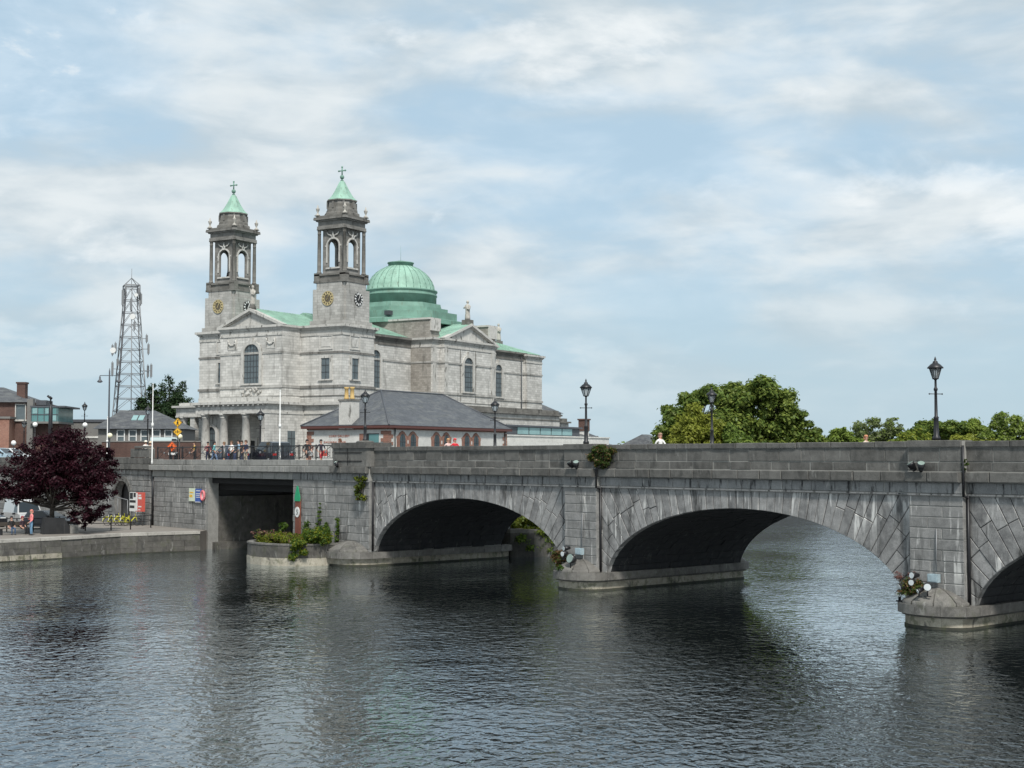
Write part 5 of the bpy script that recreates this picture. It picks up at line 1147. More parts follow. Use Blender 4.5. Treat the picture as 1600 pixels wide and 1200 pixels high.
def tree(name, label, x, y, z, clumps, mat, n, size, trunk_r, group=None, seed=1, limbs=14, shares=None, fork=0.35, inner=True, cat='tree'):
    """clumps are relative to the foot of the trunk"""
    t = thing(name, label, cat, (x, y, z), 0, group); rg = random.Random(seed)
    top = max(c[2] for c in clumps); fz = fork * top; mb = MB(); p = Vector((0, 0, -0.3)); rr = trunk_r * 1.25; N = 5
    for k in range(1, N + 1):
        q = Vector((rg.uniform(-0.12, 0.12) * trunk_r * 3, rg.uniform(-0.1, 0.1) * trunk_r * 3, fz * k / N)); r2 = trunk_r * (1.1 - 0.35 * k / N); mb.tube(p, q, rr, r2, 9); p, rr = q, r2
    mb.build('trunk', M['bark'], t)
    mb = MB()
    for c in rg.sample(clumps, min(limbs, len(clumps))):
        a = p.copy(); r_ = rr * rg.uniform(0.35, 0.6); e = Vector(c[:3]); m_ = a.lerp(e, 0.5) + Vector((rg.uniform(-1, 1), rg.uniform(-1, 1), rg.uniform(0, 1))) * 0.08 * (e - a).length
        mb.tube(a - Vector((0, 0, rg.uniform(0, fz * 0.25))), m_, r_, r_ * 0.6, 6); mb.tube(m_, e, r_ * 0.6, r_ * 0.12, 5)
        for _ in range(2): mb.tube(e.lerp(m_, 0.4), e + Vector((rg.uniform(-1, 1), rg.uniform(-1, 1), rg.uniform(-0.4, 1))) * c[3] * 0.9, r_ * 0.25, r_ * 0.06, 4)
    mb.build('limbs', M['bark'], t)
    leaf_mesh('crown', mat, clumps, n, size, t, seed, shares=shares)
    return t
LF = {'olive': leaf_mat('olive_leaf', (0.07, 0.105, 0.02), (0.28, 0.34, 0.075)), 'deep': leaf_mat('deep_leaf', (0.05, 0.09, 0.02), (0.19, 0.27, 0.06)),
      'yellow': leaf_mat('yellow_green_leaf', (0.13, 0.165, 0.022), (0.36, 0.38, 0.07)), 'bright': leaf_mat('bright_leaf', (0.09, 0.15, 0.025), (0.28, 0.36, 0.075)),
      'grey': leaf_mat('grey_green_leaf', (0.11, 0.14, 0.06), (0.28, 0.33, 0.15)), 'conifer': leaf_mat('conifer_needles', (0.012, 0.028, 0.012), (0.045, 0.075, 0.03), trans=0.15),
      'purple': leaf_mat('purple_leaf', (0.012, 0.004, 0.007), (0.050, 0.012, 0.020), trans=0.3, scale=0.8), 'ivy': leaf_mat('ivy_leaf', (0.025, 0.05, 0.012), (0.10, 0.14, 0.03), (0.16, 0.09, 0.03), scale=1.5),
      'shrub': leaf_mat('shrub_leaf', (0.03, 0.07, 0.012), (0.12, 0.19, 0.03), scale=1.2), 'lime': leaf_mat('lime_leaf', (0.10, 0.13, 0.012), (0.25, 0.26, 0.03), scale=1.2),
      'dry': leaf_mat('dry_stalk', (0.12, 0.07, 0.03), (0.26, 0.16, 0.08), scale=1.5), 'pink': leaf_mat('pink_stalk', (0.16, 0.07, 0.06), (0.30, 0.16, 0.14), scale=2)}
rg = random.Random(3)
# big trees behind the middle of the bridge: (picture column, row) of the crown turned into metres at their distance
def pc(pts, Y, x0, z0, dy=3.0, sub=5, sr=0.5, seed=1):
    """clumps at picture places p, q with radius r (pixels), each broken into smaller lumps"""
    k = Y / FPX; out = []; r_ = random.Random(seed)
    for p, q, r in pts:
        q += 7
        X, Z = (p - 800) * k - x0, 7.0 + (715 - q) * k - z0; rm = r * k
        for _ in range(sub):
            a, b_ = r_.uniform(0, 6.283), r_.uniform(0.15, 0.92); out.append((X + rm * b_ * math.cos(a), r_.uniform(-dy, dy), Z + rm * b_ * math.sin(a) * 0.9, rm * r_.uniform(sr * 0.45, sr)))
    return out
def ptree(name, label, Y, foot, pts, mat, n, size, tr, seed, group=None, z0=3.0, dy=3.5, sub=11, sr=0.56, nx=2.2, **kw):
    x0 = px(foot, Y); return tree(name, label, x0, Y, z0, pc(pts, Y, x0, z0, dy, sub, sr, seed), mat, int(n * nx), size * 0.72, tr, group, seed, **kw)
BT = 'trees rising beyond the bridge parapet'
ptree('broadleaf_tree', 'largest dark olive tree with a broad domed crown beyond the bridge', 205, 1205, [(1150, 625, 34), (1190, 622, 32), (1225, 640, 34), (1240, 668, 34), (1200, 660, 40), (1160, 660, 40), (1130, 640, 28), (1215, 690, 34), (1262, 684, 20), (1170, 690, 34), (1120, 680, 26), (1185, 606, 22), (1150, 608, 18), (1218, 612, 16), (1250, 648, 16)], [LF['olive'], LF['deep']], 34000, 0.42, 0.65, 4, BT, shares=(0.62, 0.38), limbs=26)
ptree('broadleaf_tree', 'dark green tree on the left flank of the largest tree', 196, 1085, [(1085, 622, 26), (1110, 612, 20), (1060, 645, 26), (1048, 668, 24), (1034, 676, 14), (1075, 668, 26), (1105, 655, 26), (1120, 682, 24), (1042, 690, 20)], [LF['deep'], LF['olive']], 17000, 0.38, 0.5, 7, BT, shares=(0.65, 0.35), limbs=18)
ptree('broadleaf_tree', 'yellow green tree in front of the large dark crowns by the far lamp', 180, 1080, [(1085, 648, 22), (1068, 662, 20), (1104, 664, 22), (1120, 684, 18), (1085, 682, 26), (1062, 688, 18)], LF['yellow'], 12000, 0.30, 0.35, 9, BT, limbs=12)
ptree('broadleaf_tree', 'rounded mid green bush low in front of the largest tree', 178, 1150, [(1150, 676, 22), (1140, 690, 20), (1162, 688, 18), (1132, 664, 12)], [LF['bright'], LF['deep']], 6000, 0.28, 0.25, 10, BT, shares=(0.5, 0.5), limbs=8)
ptree('broadleaf_tree', 'small pointed tree right of the largest tree', 210, 1266, [(1266, 668, 9), (1270, 682, 14), (1256, 688, 14), (1264, 676, 10)], [LF['olive'], LF['grey']], 3500, 0.34, 0.2, 12, BT, shares=(0.6, 0.4), limbs=6)
ptree('broadleaf_tree', 'low bright green rounded tree left of the sparse tree', 235, 1310, [(1310, 678, 16), (1296, 686, 16), (1326, 684, 16), (1340, 690, 14), (1316, 668, 8)], LF['bright'], 6000, 0.38, 0.3, 14, BT, limbs=8)
ptree('broadleaf_tree', 'sparse pale tree showing bare branches against the sky', 240, 1372, [(1345, 664, 14), (1365, 655, 14), (1392, 656, 14), (1352, 678, 16), (1400, 668, 12), (1376, 672, 16), (1340, 684, 16), (1385, 686, 20)], [LF['grey'], LF['bright']], 5200, 0.34, 0.4, 16, BT, limbs=40, sr=0.55, sub=14, nx=1.5, shares=(0.8, 0.2))
ptree('broadleaf_tree', 'yellowish green low tree right of the sparse tree', 232, 1425, [(1415, 684, 16), (1440, 682, 16), (1402, 690, 12), (1455, 690, 14), (1428, 674, 10)], [LF['yellow'], LF['bright']], 6000, 0.36, 0.3, 18, BT, shares=(0.5, 0.5), limbs=8)
ptree('broadleaf_tree', 'dark tree standing behind the right hand lamp post', 245, 1462, [(1450, 664, 16), (1470, 658, 14), (1436, 674, 14), (1480, 668, 16), (1462, 682, 20)], [LF['deep'], LF['olive']], 8000, 0.38, 0.4, 20, BT, shares=(0.7, 0.3), limbs=10)
ptree('broadleaf_tree', 'mid green tree right of the right hand lamp post', 250, 1515, [(1500, 664, 16), (1525, 660, 16), (1510, 676, 18), (1540, 672, 16), (1490, 680, 14)], [LF['bright'], LF['olive']], 8500, 0.38, 0.4, 22, BT, shares=(0.6, 0.4), limbs=10)
ptree('broadleaf_tree', 'yellow green bushy tree low beside the right hand lamp', 228, 1500, [(1490, 688, 14), (1510, 684, 14), (1530, 688, 14)], LF['yellow'], 4500, 0.32, 0.25, 24, BT, limbs=6)
ptree('broadleaf_tree', 'bright green spreading tree at the right edge', 240, 1580, [(1560, 652, 14), (1580, 650, 14), (1600, 658, 18), (1570, 670, 20), (1545, 682, 16), (1595, 682, 22), (1620, 662, 20), (1560, 690, 16), (1640, 680, 24)], [LF['bright'], LF['grey']], 13000, 0.36, 0.4, 26, BT, shares=(0.8, 0.2), limbs=14)
for k, (x, Y, h) in enumerate(((105, 236, 11), (118, 262, 13))): tree('broadleaf_tree', ('green tree just beyond the right edge', 'tall green tree beyond the right edge')[k], x, Y, 3, bumpy(0, h * 0.62, h * 0.45, h * 0.38, 30, 1.2, 2.0, rg), LF['bright'], 7000, 0.45, 0.4, BT, 40 + k)
# far treeline
mb_cl = []
for k in range(90): x = 40 + k * 3.2; mb_cl.append((x - 60, rg.uniform(300, 330), rg.uniform(5.5, 9.0), rg.uniform(2.5, 3.8)))
o = leaf_mesh('distant_trees', [LF['bright'], LF['olive']], mb_cl, 20000, 0.6, None, 77, shares=(0.5, 0.5)); tag(o, 'far low belt of trees on the river bank', kind='stuff')
# conifers left of the church
def conifer(x, Y, h, rbase, label, seed):
    r_ = random.Random(seed); cl = []
    for k in range(70):
        z = h * (0.08 + 0.92 * (k / 70) ** 0.9); rr = rbase * (1 - (z / h) ** 1.6) + 0.25; a = r_.uniform(0, 6.28); q = r_.uniform(0.35, 0.9) * rr; cl.append((q * math.cos(a), q * math.sin(a), z, max(0.5, rr * r_.uniform(0.35, 0.6))))
    return tree('conifer', label, x, Y, 6.4, cl, LF['conifer'], 16000, 0.2, 0.3, 'dark conifers beside the church', seed, limbs=20, fork=0.7)
conifer(px(262, 228), 228, 14.2, 5.4, 'tallest dark conifer between the mast and the church', 51); conifer(px(238, 224), 224, 12.6, 4.8, 'left dark conifer at the foot of the mast', 52); conifer(px(284, 232), 232, 13.4, 4.8, 'right dark conifer rising beside the church porch', 53); conifer(px(270, 218), 218, 10.8, 4.4, 'lower front conifer above the boundary wall', 54); conifer(px(220, 220), 220, 10.0, 4.0, 'short conifer behind the slate roof', 55)
# copper beech on the quay
Yb = 101.5; x0 = px(84, Yb)
cl = pc([(100, 698, 34), (72, 706, 34), (128, 706, 30), (60, 735, 34), (100, 735, 44), (140, 735, 34), (36, 748, 28), (150, 760, 26), (118, 765, 34), (70, 765, 30), (20, 765, 18), (40, 770, 20), (160, 722, 18), (150, 790, 14), (132, 795, 16), (155, 700, 12), (95, 682, 14), (8, 762, 14)], Yb, x0, 1.45, 2.8, 12, 0.55, 5)
cl += pc([(131, 812, 6), (133, 800, 8)], Yb, x0, 1.45, 0.6, 3, 0.8, 6)
tree('copper_beech', 'dark purple leaved tree standing on the quay at left', x0, Yb, 1.45, cl, LF['purple'], 52000, 0.10, 0.2, None, 61, limbs=30, fork=0.3)
# ---- planted island before the abutment
pl = thing('planter_island', 'rounded stone planter in the water filled with green and yellow plants', 'planter', BO, BA)
ip = [(-52.6, 0), (-52.6, -2.3), (-52.0, -3.4), (-51.0, -4.2), (-49.8, -4.6), (-48.4, -4.6), (-47.0, -4.2), (-46.0, -3.4), (-45.4, -2.4), (-45.2, -0.02)]
def shrink(p, d): c = (-49.0, -1.5); return [(c[0] + (x - c[0]) * (1 - d), c[1] + (y - c[1]) * (1 - d) if y < -0.1 else y) for x, y in p]
MB().prism(ip, -2, 0.5).build('base_course', M['tide'], pl)
for k in range(len(ip) - 1):
    a, b_ = shrink(ip, 0.012)[k], shrink(ip, 0.012)[k + 1]; e, f_ = shrink(ip, 0.12)[k], shrink(ip, 0.12)[k + 1]
    MB().prism([a, b_, f_, e], 0.51, 1.30).build('wall_stone', M['quaywall'], pl); a, b_ = ip[k], ip[k + 1]; MB().prism([a, b_, f_, e], 1.31, 1.42).build('coping_stone', M['pier'], pl)
MB().prism(shrink(ip, 0.09), 0.5, 1.30).build('soil', M['soil'], pl)
def plant(name, label, loc, clumps, mat, n, size, seed, cat='plant', up=0.5, group=None, rz=BA, stems=None, shares=None):
    t = thing(name, label, cat, loc, rz, group); leaf_mesh('leaves', mat, clumps, n, size, t, seed, up=up, shares=shares)
    if stems:
        r_ = random.Random(seed); mb = MB()
        for _ in range(stems): x, y, z, r0 = r_.choice(clumps); mb.tube((x * 0.5, y * 0.5, -0.05), (x + r_.uniform(-r0, r0), y + r_.uniform(-r0, r0) * 0.5, z + r0 * r_.uniform(0.2, 1.1)), 0.015, 0.006, 4)
        mb.build('stems', M['bark'], t)
    return t
cg = [(R.uniform(-2.6, 2.4), R.uniform(-1.4, 1.2), R.uniform(0.0, 0.42), R.uniform(0.22, 0.4)) for _ in range(60)]
plant('ground_cover', 'low mat of bright green and yellow plants filling the stone planter', bw(-49.0, -2.3, 1.35), cg, [LF['lime'], LF['shrub'], LF['pink']], 14000, 0.06, 70, stems=10, shares=(0.6, 0.3, 0.1))
plant('shrub', 'dark green leafy shrub at the right end of the planter', bw(-46.1, -2.0, 1.3), [(R.uniform(-0.9, 1.1), R.uniform(-0.6, 0.6), R.uniform(0.1, 0.95), R.uniform(0.25, 0.42)) for _ in range(22)], [LF['shrub'], LF['lime']], 6000, 0.085, 71, 'shrub', stems=14, shares=(0.7, 0.3))
plant('trailing_plant', 'bright green plant trailing over the planter edge to the water', bw(-45.9, -3.2, 1.3), [(R.uniform(-0.45, 0.45), R.uniform(-0.4, 0.1), z, 0.26) for z in (0.3, 0.15, 0.0, -0.2, -0.4, -0.6, -0.75, 0.2, -0.1)], [LF['shrub'], LF['lime']], 3000, 0.075, 72, up=0.2, stems=6, shares=(0.6, 0.4))
plant('flowering_stalks', 'pinkish flower stalks at the left end of the planter', bw(-51.4, -2.4, 1.3), [(R.uniform(-0.9, 0.9), R.uniform(-0.7, 0.7), R.uniform(0.2, 0.75), 0.14) for _ in range(26)], [LF['pink'], LF['shrub']], 1600, 0.06, 73, stems=30, shares=(0.6, 0.4))
plant('tall_weed', 'thin tall weeds growing behind the planter', bw(-52.3, -0.6, 1.3), [(R.uniform(-0.3, 0.3), R.uniform(-0.2, 0.2), R.uniform(0.4, 1.2), 0.16) for _ in range(8)], LF['shrub'], 500, 0.07, 74, stems=10)
for x, z0, z1, w_, lb in ((-48.6, 1.4, 3.9, 0.16, 'narrow green climber hanging down the abutment wall'), (-50.1, 1.4, 2.5, 0.3, 'green weeds at the foot of the abutment wall by the marker'), (-47.5, 1.4, 2.6, 0.16, 'thin upright weed against the abutment wall'), (-46.3, 1.4, 2.9, 0.14, 'sparse weed climbing beside the dark shrub')):
    plant('climber', lb, bw(x, -0.12, z0), [(R.uniform(-w_, w_), 0.0, (z1 - z0) * k / 9, w_ * R.uniform(0.5, 1.1)) for k in range(10)], LF['shrub'], 700, 0.065, int(-x * 10), up=0.1, stems=8)
plant('wall_fern', 'leafy green plant growing from the joint under the pedestal', bw(-43.3, -0.25, 5.0), [(R.uniform(-0.4, 0.4), R.uniform(-0.15, 0.05), R.uniform(-0.7, 0.7), R.uniform(0.12, 0.24)) for _ in range(16)], [LF['ivy'], LF['lime']], 1700, 0.075, 80, stems=8, shares=(0.7, 0.3))
plant('ivy', 'patch of green and brown ivy hanging over the parapet by the middle lamp', bw(-21.3, -0.05, 6.6), [(R.uniform(-0.75, 0.75), R.uniform(-0.1, 0.12), R.uniform(0.25, 1.08), R.uniform(0.12, 0.22)) for _ in range(34)] + [(R.uniform(-0.2, 0.75), R.uniform(-0.2, 0.05), R.uniform(-0.1, 0.4), 0.15) for _ in range(10)], [LF['ivy'], LF['dry']], 4200, 0.06, 81, up=0.1, stems=12, shares=(0.85, 0.15))
plant('grass_tuft', 'brown and green grass tuft on the left of the middle pier cap', bw(-24.0, -0.35, 1.25), [(R.uniform(-0.4, 0.35), R.uniform(-0.3, 0.3), R.uniform(-0.1, 0.7), 0.17) for _ in range(18)], [LF['dry'], LF['ivy']], 1800, 0.07, 82, stems=26, shares=(0.65, 0.35))
plant('grass_tuft', 'round dry green bush on the left of the right pier cap', bw(-2.15, -0.6, 1.3), [(R.uniform(-0.35, 0.35), R.uniform(-0.3, 0.3), R.uniform(0.0, 0.6), 0.19) for _ in range(16)], [LF['ivy'], LF['dry']], 2200, 0.055, 83, stems=18, shares=(0.7, 0.3))
plant('pink_weed', 'sparse pink flowering weed at the left of the right pier', bw(-2.7, -0.25, 1.5), [(R.uniform(-0.6, 0.6), R.uniform(-0.15, 0.15), R.uniform(0.4, 1.0), 0.1) for _ in range(10)], LF['pink'], 300, 0.04, 84, stems=12)
plant('weed', 'small green weed at the front edge of the middle pier cap', bw(-23.2, -1.15, 1.05), [(R.uniform(-0.2, 0.2), 0, R.uniform(0, 0.2), 0.1) for _ in range(5)], LF['shrub'], 300, 0.05, 85)
plant('weed', 'small weed in the parapet corner by the right hand pier', bw(0.05, 0.0, 6.44), [(R.uniform(-0.1, 0.1), 0, R.uniform(0, 0.5), 0.08) for _ in range(7)], LF['ivy'], 300, 0.045, 86)
# ---- river bank upstream, seen through the left arch
bkx = [(-54, 12.3), (-43.2, 12.3), (-42.0, 13.5), (-42.2, 15.5), (-44.5, 17.5), (-48, 19), (-53.2, 20)]
ub = thing('bank_wall', 'low ivy covered bank wall seen through the left arch', 'wall', BO, BA)
MB().prism(bkx, -2, 1.7).build('bank', M['quaywall'], ub); MB().prism(bkx, 1.7, 1.95).build('coping', M['pier'], ub)
plant('bush', 'green bush on the bank seen through the left arch', bw(-43.5, 14.8, 1.7), [(R.uniform(-1.5, 1.6), R.uniform(-1.5, 1.8), R.uniform(-0.2, 2.3), R.uniform(0.4, 0.7)) for _ in range(44)], [LF['yellow'], LF['bright']], 12000, 0.10, 90, 'bush', stems=16, shares=(0.5, 0.5))
plant('bush', 'yellowish grassy bush under the left arch beside the round light', bw(-45.6, 12.8, 1.9), [(R.uniform(-1.6, 1.0), R.uniform(-0.4, 0.8), R.uniform(0.1, 1.6), R.uniform(0.3, 0.5)) for _ in range(22)], [LF['lime'], LF['shrub']], 4000, 0.09, 91, 'bush', stems=10, shares=(0.4, 0.6))
plant('ivy', 'dark ivy hanging down the bank wall towards the water', bw(-42.6, 13.9, 0.9), [(R.uniform(-0.5, 0.5), R.uniform(-1.2, 1.6), R.uniform(-0.5, 0.9), 0.35) for _ in range(26)], [LF['bright'], LF['shrub']], 4500, 0.09, 92, shares=(0.7, 0.3))
# ================================================================== people
SK = [(0, 0, 0.97), (0, 0, 1.12), (0, 0, 1.30), (0, 0, 1.44), (0, 0, 1.53), (0, -0.01, 1.62), (0, -0.015, 1.72)]
cloth = {}
def fab(c, name='cloth'):
    if c not in cloth: cloth[c] = plain('%s_%d' % (name, len(cloth)), c, 0.85, var=0.18, sc_=9.0)
    return cloth[c]
SKIN = (0.46, 0.27, 0.20)
def person(label, loc, rz, h=1.72, shirt=(0.5, 0.5, 0.5), legs=(0.05, 0.06, 0.09), hair=(0.03, 0.022, 0.016), pose='stand', shoes=(0.03, 0.03, 0.03), bare=False, sleeves=True, skin=SKIN, group=None, hat=None):
    t = thing('person', label, 'person', loc, rz, group); s_ = h / 1.78
    V = []; E = []; Rr = []; T = []
    def chain(pts, tag_, root=None):
        p = root
        for x, y, z, r_ in pts:
            V.append((x, y, z)); Rr.append(r_); i = len(V) - 1
            if p is not None: E.append((p, i)); T.append(tag_)
            p = i
        return p
    V.append((0, 0.0, 0.96)); Rr.append(0.145)
    ch = chain([(0, 0, 1.12, 0.135), (0, -0.01, 1.30, 0.155), (0, 0, 1.43, 0.12)], 'shirt', 0); V_n = chain([(0, 0, 1.52, 0.058)], 'skin', ch); chain([(0, -0.015, 1.60, 0.085), (0, -0.02, 1.70, 0.095), (0, -0.01, 1.76, 0.06)], 'skin', V_n)
    lt = 'legs'
    lp = {'stand': ((0.0, 0.0), (0.0, 0.03)), 'walk': ((-0.24, -0.05), (0.22, 0.28)), 'sit': None}[pose]
    for sg, k in ((-1, 0), (1, 1)):
        if pose == 'sit': pts = [(sg * 0.09, 0, 0.93, 0.10), (sg * 0.11, -0.22, 0.92, 0.085), (sg * 0.12, -0.44, 0.90, 0.07), (sg * 0.12, -0.46, 0.68, 0.055), (sg * 0.12, -0.44, 0.50, 0.042)]
        else:
            f, bk_ = lp[k]; pts = [(sg * 0.09, f * 0.2, 0.88, 0.105), (sg * 0.10, f * 0.45, 0.70, 0.085), (sg * 0.105, f * 0.65 - 0.02, 0.50, 0.066), (sg * 0.11, f * 0.9 + bk_ * 0.3, 0.27, 0.058), (sg * 0.11, f + bk_ * 0.5, 0.09, 0.042)]
        e = chain(pts[:-2], lt, 0); e = chain(pts[-2:], 'skin' if bare else lt, e); x, y, z = V[e]; chain([(x, y - 0.03, z - 0.05, 0.042), (x, y - 0.15, z - 0.06, 0.032)], 'shoes', e)
        if pose == 'walk': ay = -lp[k][0] * 0.8
        else: ay = 0.0
        arm = [(sg * 0.19, 0.01, 1.41, 0.062), (sg * 0.235, ay * 0.5, 1.26, 0.052), (sg * 0.25, ay, 1.12, 0.044)]
        fore = [(sg * 0.23, ay - 0.10, 1.00, 0.038), (sg * 0.20, ay - 0.20, 0.94, 0.028)] if pose != 'stand' or k else [(sg * 0.16, -0.16, 1.12, 0.038), (sg * 0.03, -0.22, 1.20, 0.028)]
        e = chain(arm, 'shirt', ch); e = chain(fore, 'shirt' if sleeves == 'long' else 'skin', e)
        hx, hy, hz = V[e]; d = Vector(V[e]) - Vector(V[e - 1]); d.normalize(); q = Vector(V[e]) + d * 0.09; palm = chain([(q.x, q.y, q.z, 0.034)], 'skin', e)
        for a in (-1, 0, 1): f_ = q + d * (0.085 + 0.008 * (a == 0)) + Vector((0.0, 0.022 * a, -0.005)); chain([(f_.x, f_.y, f_.z, 0.010)], 'skin', palm)
        th = q + d * 0.01 + Vector((-sg * 0.045, -0.025, 0)); chain([(th.x, th.y, th.z, 0.011)], 'skin', e)
    me = bpy.data.meshes.new('body'); me.from_pydata([tuple(Vector(v) * s_) for v in V], E, [])
    o = bpy.data.objects.new('body', me); COL.objects.link(o); sk = o.modifiers.new('skin', 'SKIN'); sk.use_smooth_shade = True
    for i, v in enumerate(me.skin_vertices[0].data): v.radius = (Rr[i] * s_, Rr[i] * s_ * (0.72 if i < 4 else 1.0)); v.use_root = (i == 0)
    sub = o.modifiers.new('sub', 'SUBSURF'); sub.levels = 1; sub.render_levels = 1
    bpy.context.view_layer.update(); m2 = bpy.data.meshes.new_from_object(o.evaluated_get(bpy.context.evaluated_depsgraph_get())); bpy.data.objects.remove(o)
    order = ['shirt', 'legs', 'skin', 'shoes']; m2.materials.clear()
    for c in (shirt, legs, skin, shoes): m2.materials.append(fab(c))
    A = np.array([V[a] for a, b_ in E]) * s_; B = np.array([V[b_] for a, b_ in E]) * s_; D = B - A; L2 = (D ** 2).sum(1)
    for p in m2.polygons:
        c = np.array(p.center); u = np.clip(((c - A) * D).sum(1) / L2, 0, 1); k = int(np.argmin(((A + D * u[:, None] - c) ** 2).sum(1))); p.material_index = order.index(T[k]); p.use_smooth = True
    o = bpy.data.objects.new('body', m2); COL.objects.link(o); o.parent = t
    if pose == 'sit': o.location = (0, 0, -0.42)
    dz = -0.42 if pose == 'sit' else 0.0
    mb = MB(); mb.lathe([(0.04, 1.69), (0.102, 1.70), (0.112, 1.745), (0.095, 1.80), (0.05, 1.825), (0.005, 1.83)], 0, 0.005, 10, sy=1.1)
    mb.box(-0.085, 0.03, 1.58, 0.085, 0.105, 1.72); mb.v = [(x * s_, y * s_, z * s_ + dz) for x, y, z in mb.v]; mb.build('hair', fab(hair), t)
    mb = MB()
    for sg in (-1, 1): mb.ball((sg * 0.036 * s_, -0.108 * s_, 1.675 * s_ + dz), 0.011, 6)
    mb.build('eyes', M['dial'], t); MB().box(-0.028 * s_, -0.118 * s_, 1.60 * s_ + dz, 0.028 * s_, -0.098 * s_, 1.61 * s_ + dz).prism([(-0.014, 1.63 * s_ + dz), (0.014, 1.63 * s_ + dz), (0, 1.675 * s_ + dz)], -0.135 * s_, -0.09 * s_, 'y').build('face_features', fab((0.38, 0.19, 0.14)), t)
    if hat:
        mb = MB().lathe([(0.2, 1.735), (0.19, 1.75), (0.115, 1.76), (0.115, 1.85), (0.02, 1.87)], 0, 0, 12); mb.v = [(x * s_, y * s_, z * s_ + dz) for x, y, z in mb.v]; mb.build('hat', fab(hat), t)
    return t
DZ = 6.5
def pb(x, y, z=DZ): return bw(x, y, z)
W = (0.75, 0.73, 0.70); NAVY = (0.02, 0.025, 0.06); BLK = (0.018, 0.018, 0.02)
person('person in turquoise shirt and dark cap leaning by the navy car', pb(-64.9, 0.75), BA + 2.9, 1.72, (0.18, 0.50, 0.52), (0.16, 0.24, 0.38), BLK, 'walk')
person('person in white top with dark vest among the group by the cars', pb(-63.4, 1.4), BA + 0.3, 1.75, W, BLK, (0.12, 0.07, 0.04))
person('person in black jacket with dark hair behind the group', pb(-62.9, 2.0), BA + 0.6, 1.78, BLK, (0.05, 0.05, 0.06))
person('person in grey blue shirt at the right of the group by the cars', pb(-62.1, 1.3), BA - 0.4, 1.80, (0.22, 0.33, 0.42), (0.30, 0.27, 0.22))
person('person in navy polo shirt and beige trousers standing at the railing', pb(-60.3, 0.9), BA + 0.2, 1.78, NAVY, (0.42, 0.36, 0.27), (0.10, 0.06, 0.04))
person('person in pale grey top and shorts beside the turquoise shirted one', pb(-64.0, 1.1), BA - 0.8, 1.68, (0.45, 0.45, 0.46), (0.2, 0.19, 0.17), (0.2, 0.12, 0.07), bare=True)
person('person in maroon top standing behind the railing left of the dark car', pb(-66.4, 1.0), BA + 0.9, 1.70, (0.22, 0.03, 0.05), NAVY, BLK)
person('person in mustard jacket at the railing between flagpole and sign', pb(-69.0, 1.2), BA - 0.5, 1.74, (0.40, 0.27, 0.06), BLK, (0.05, 0.03, 0.02))
t = person('person in black with bare legs walking along the railing', pb(-51.9, 1.0), BA + 1.5, 1.74, BLK, (0.03, 0.03, 0.035), BLK, 'walk', bare=True)
MB().prism(rounded(-0.12, 0.12, -0.16, 0.16, 0.05), 0.62, 0.98).build('carrier_bag', M['white'], t, (0.34, 0.05, 0)); 
t = person('person in dark top carrying a red bag by the railing', pb(-50.1, 1.0), BA + 1.4, 1.72, (0.03, 0.02, 0.04), (0.45, 0.04, 0.06), BLK, 'walk', bare=True)
MB().prism(rounded(-0.16, 0.16, -0.2, 0.2, 0.06), 0.6, 1.0).build('red_bag', SIGN['red'], t, (0.33, 0.12, 0))
t = person('person in green top holding a dark bag near the pedestal', pb(-47.75, 1.0), BA - 1.3, 1.76, (0.06, 0.14, 0.11), (0.05, 0.09, 0.09), (0.16, 0.07, 0.04), 'walk')
MB().prism(rounded(-0.1, 0.1, -0.17, 0.17, 0.05), 0.95, 1.25).build('shoulder_bag', M['black'], t, (0.05, -0.3, 0))
person('person in white hat and white shirt at the left end of the bridge', pb(-79.4, 2.0, 6.7), BA + 1.5, 1.7, W, (0.4, 0.38, 0.34), (0.5, 0.42, 0.3), 'walk', hat=(0.75, 0.72, 0.62)); person('person in cream shirt close behind the white hatted one', pb(-78.3, 1.9, 6.65), BA + 1.5, 1.66, (0.62, 0.52, 0.42), (0.4, 0.38, 0.34), (0.45, 0.36, 0.24), 'walk', hat=(0.62, 0.5, 0.36))
person('person with fair hair and pale pink top behind the parapet', pb(-36.9, 1.9), BA + 1.4, 1.66, (0.72, 0.52, 0.48), (0.1, 0.1, 0.14), (0.45, 0.25, 0.12), 'walk'); person('person in bright red top behind the parapet before the gallery', pb(-36.1, 1.8), BA + 1.4, 1.66, (0.62, 0.02, 0.035), (0.1, 0.1, 0.14), (0.55, 0.06, 0.06), 'walk')
person('person in white shirt crossing the bridge near the big trees', pb(-19.1, 2.2), BA + 1.5, 1.76, (0.80, 0.79, 0.77), (0.2, 0.2, 0.24), (0.32, 0.2, 0.14), 'walk', skin=(0.55, 0.28, 0.21)); person('person whose reddish head shows above the parapet before the far trees', pb(-6.35, 2.3), BA + 1.5, 1.50, (0.6, 0.5, 0.4), (0.2, 0.2, 0.24), (0.50, 0.22, 0.12), 'walk')
person('person in pink top and blue jeans standing at the quay edge', (px(52, 98.5), 98.5, 1.48), -0.9, 1.78, (0.72, 0.22, 0.22), (0.13, 0.24, 0.36), (0.55, 0.2, 0.16), 'stand', sleeves='long')
bn = thing('bench', 'dark wooden bench on the quay left of the tree', 'bench', (px(26, 99.5), 99.5, 1.47), 0.9)
for k in range(3): MB().box(-1.3, -0.2 + k * 0.15, 0.43, 1.3, -0.08 + k * 0.15, 0.47).build('seat_slat', M['bark'], bn)
MB().box(-1.3, 0.27, 0.62, 1.3, 0.30, 0.9).build('backrest', M['bark'], bn)
for sx_ in (-1.1, 1.1): MB().box(sx_ - 0.04, -0.2, 0, sx_ + 0.04, 0.3, 0.43).build('leg', M['black'], bn)
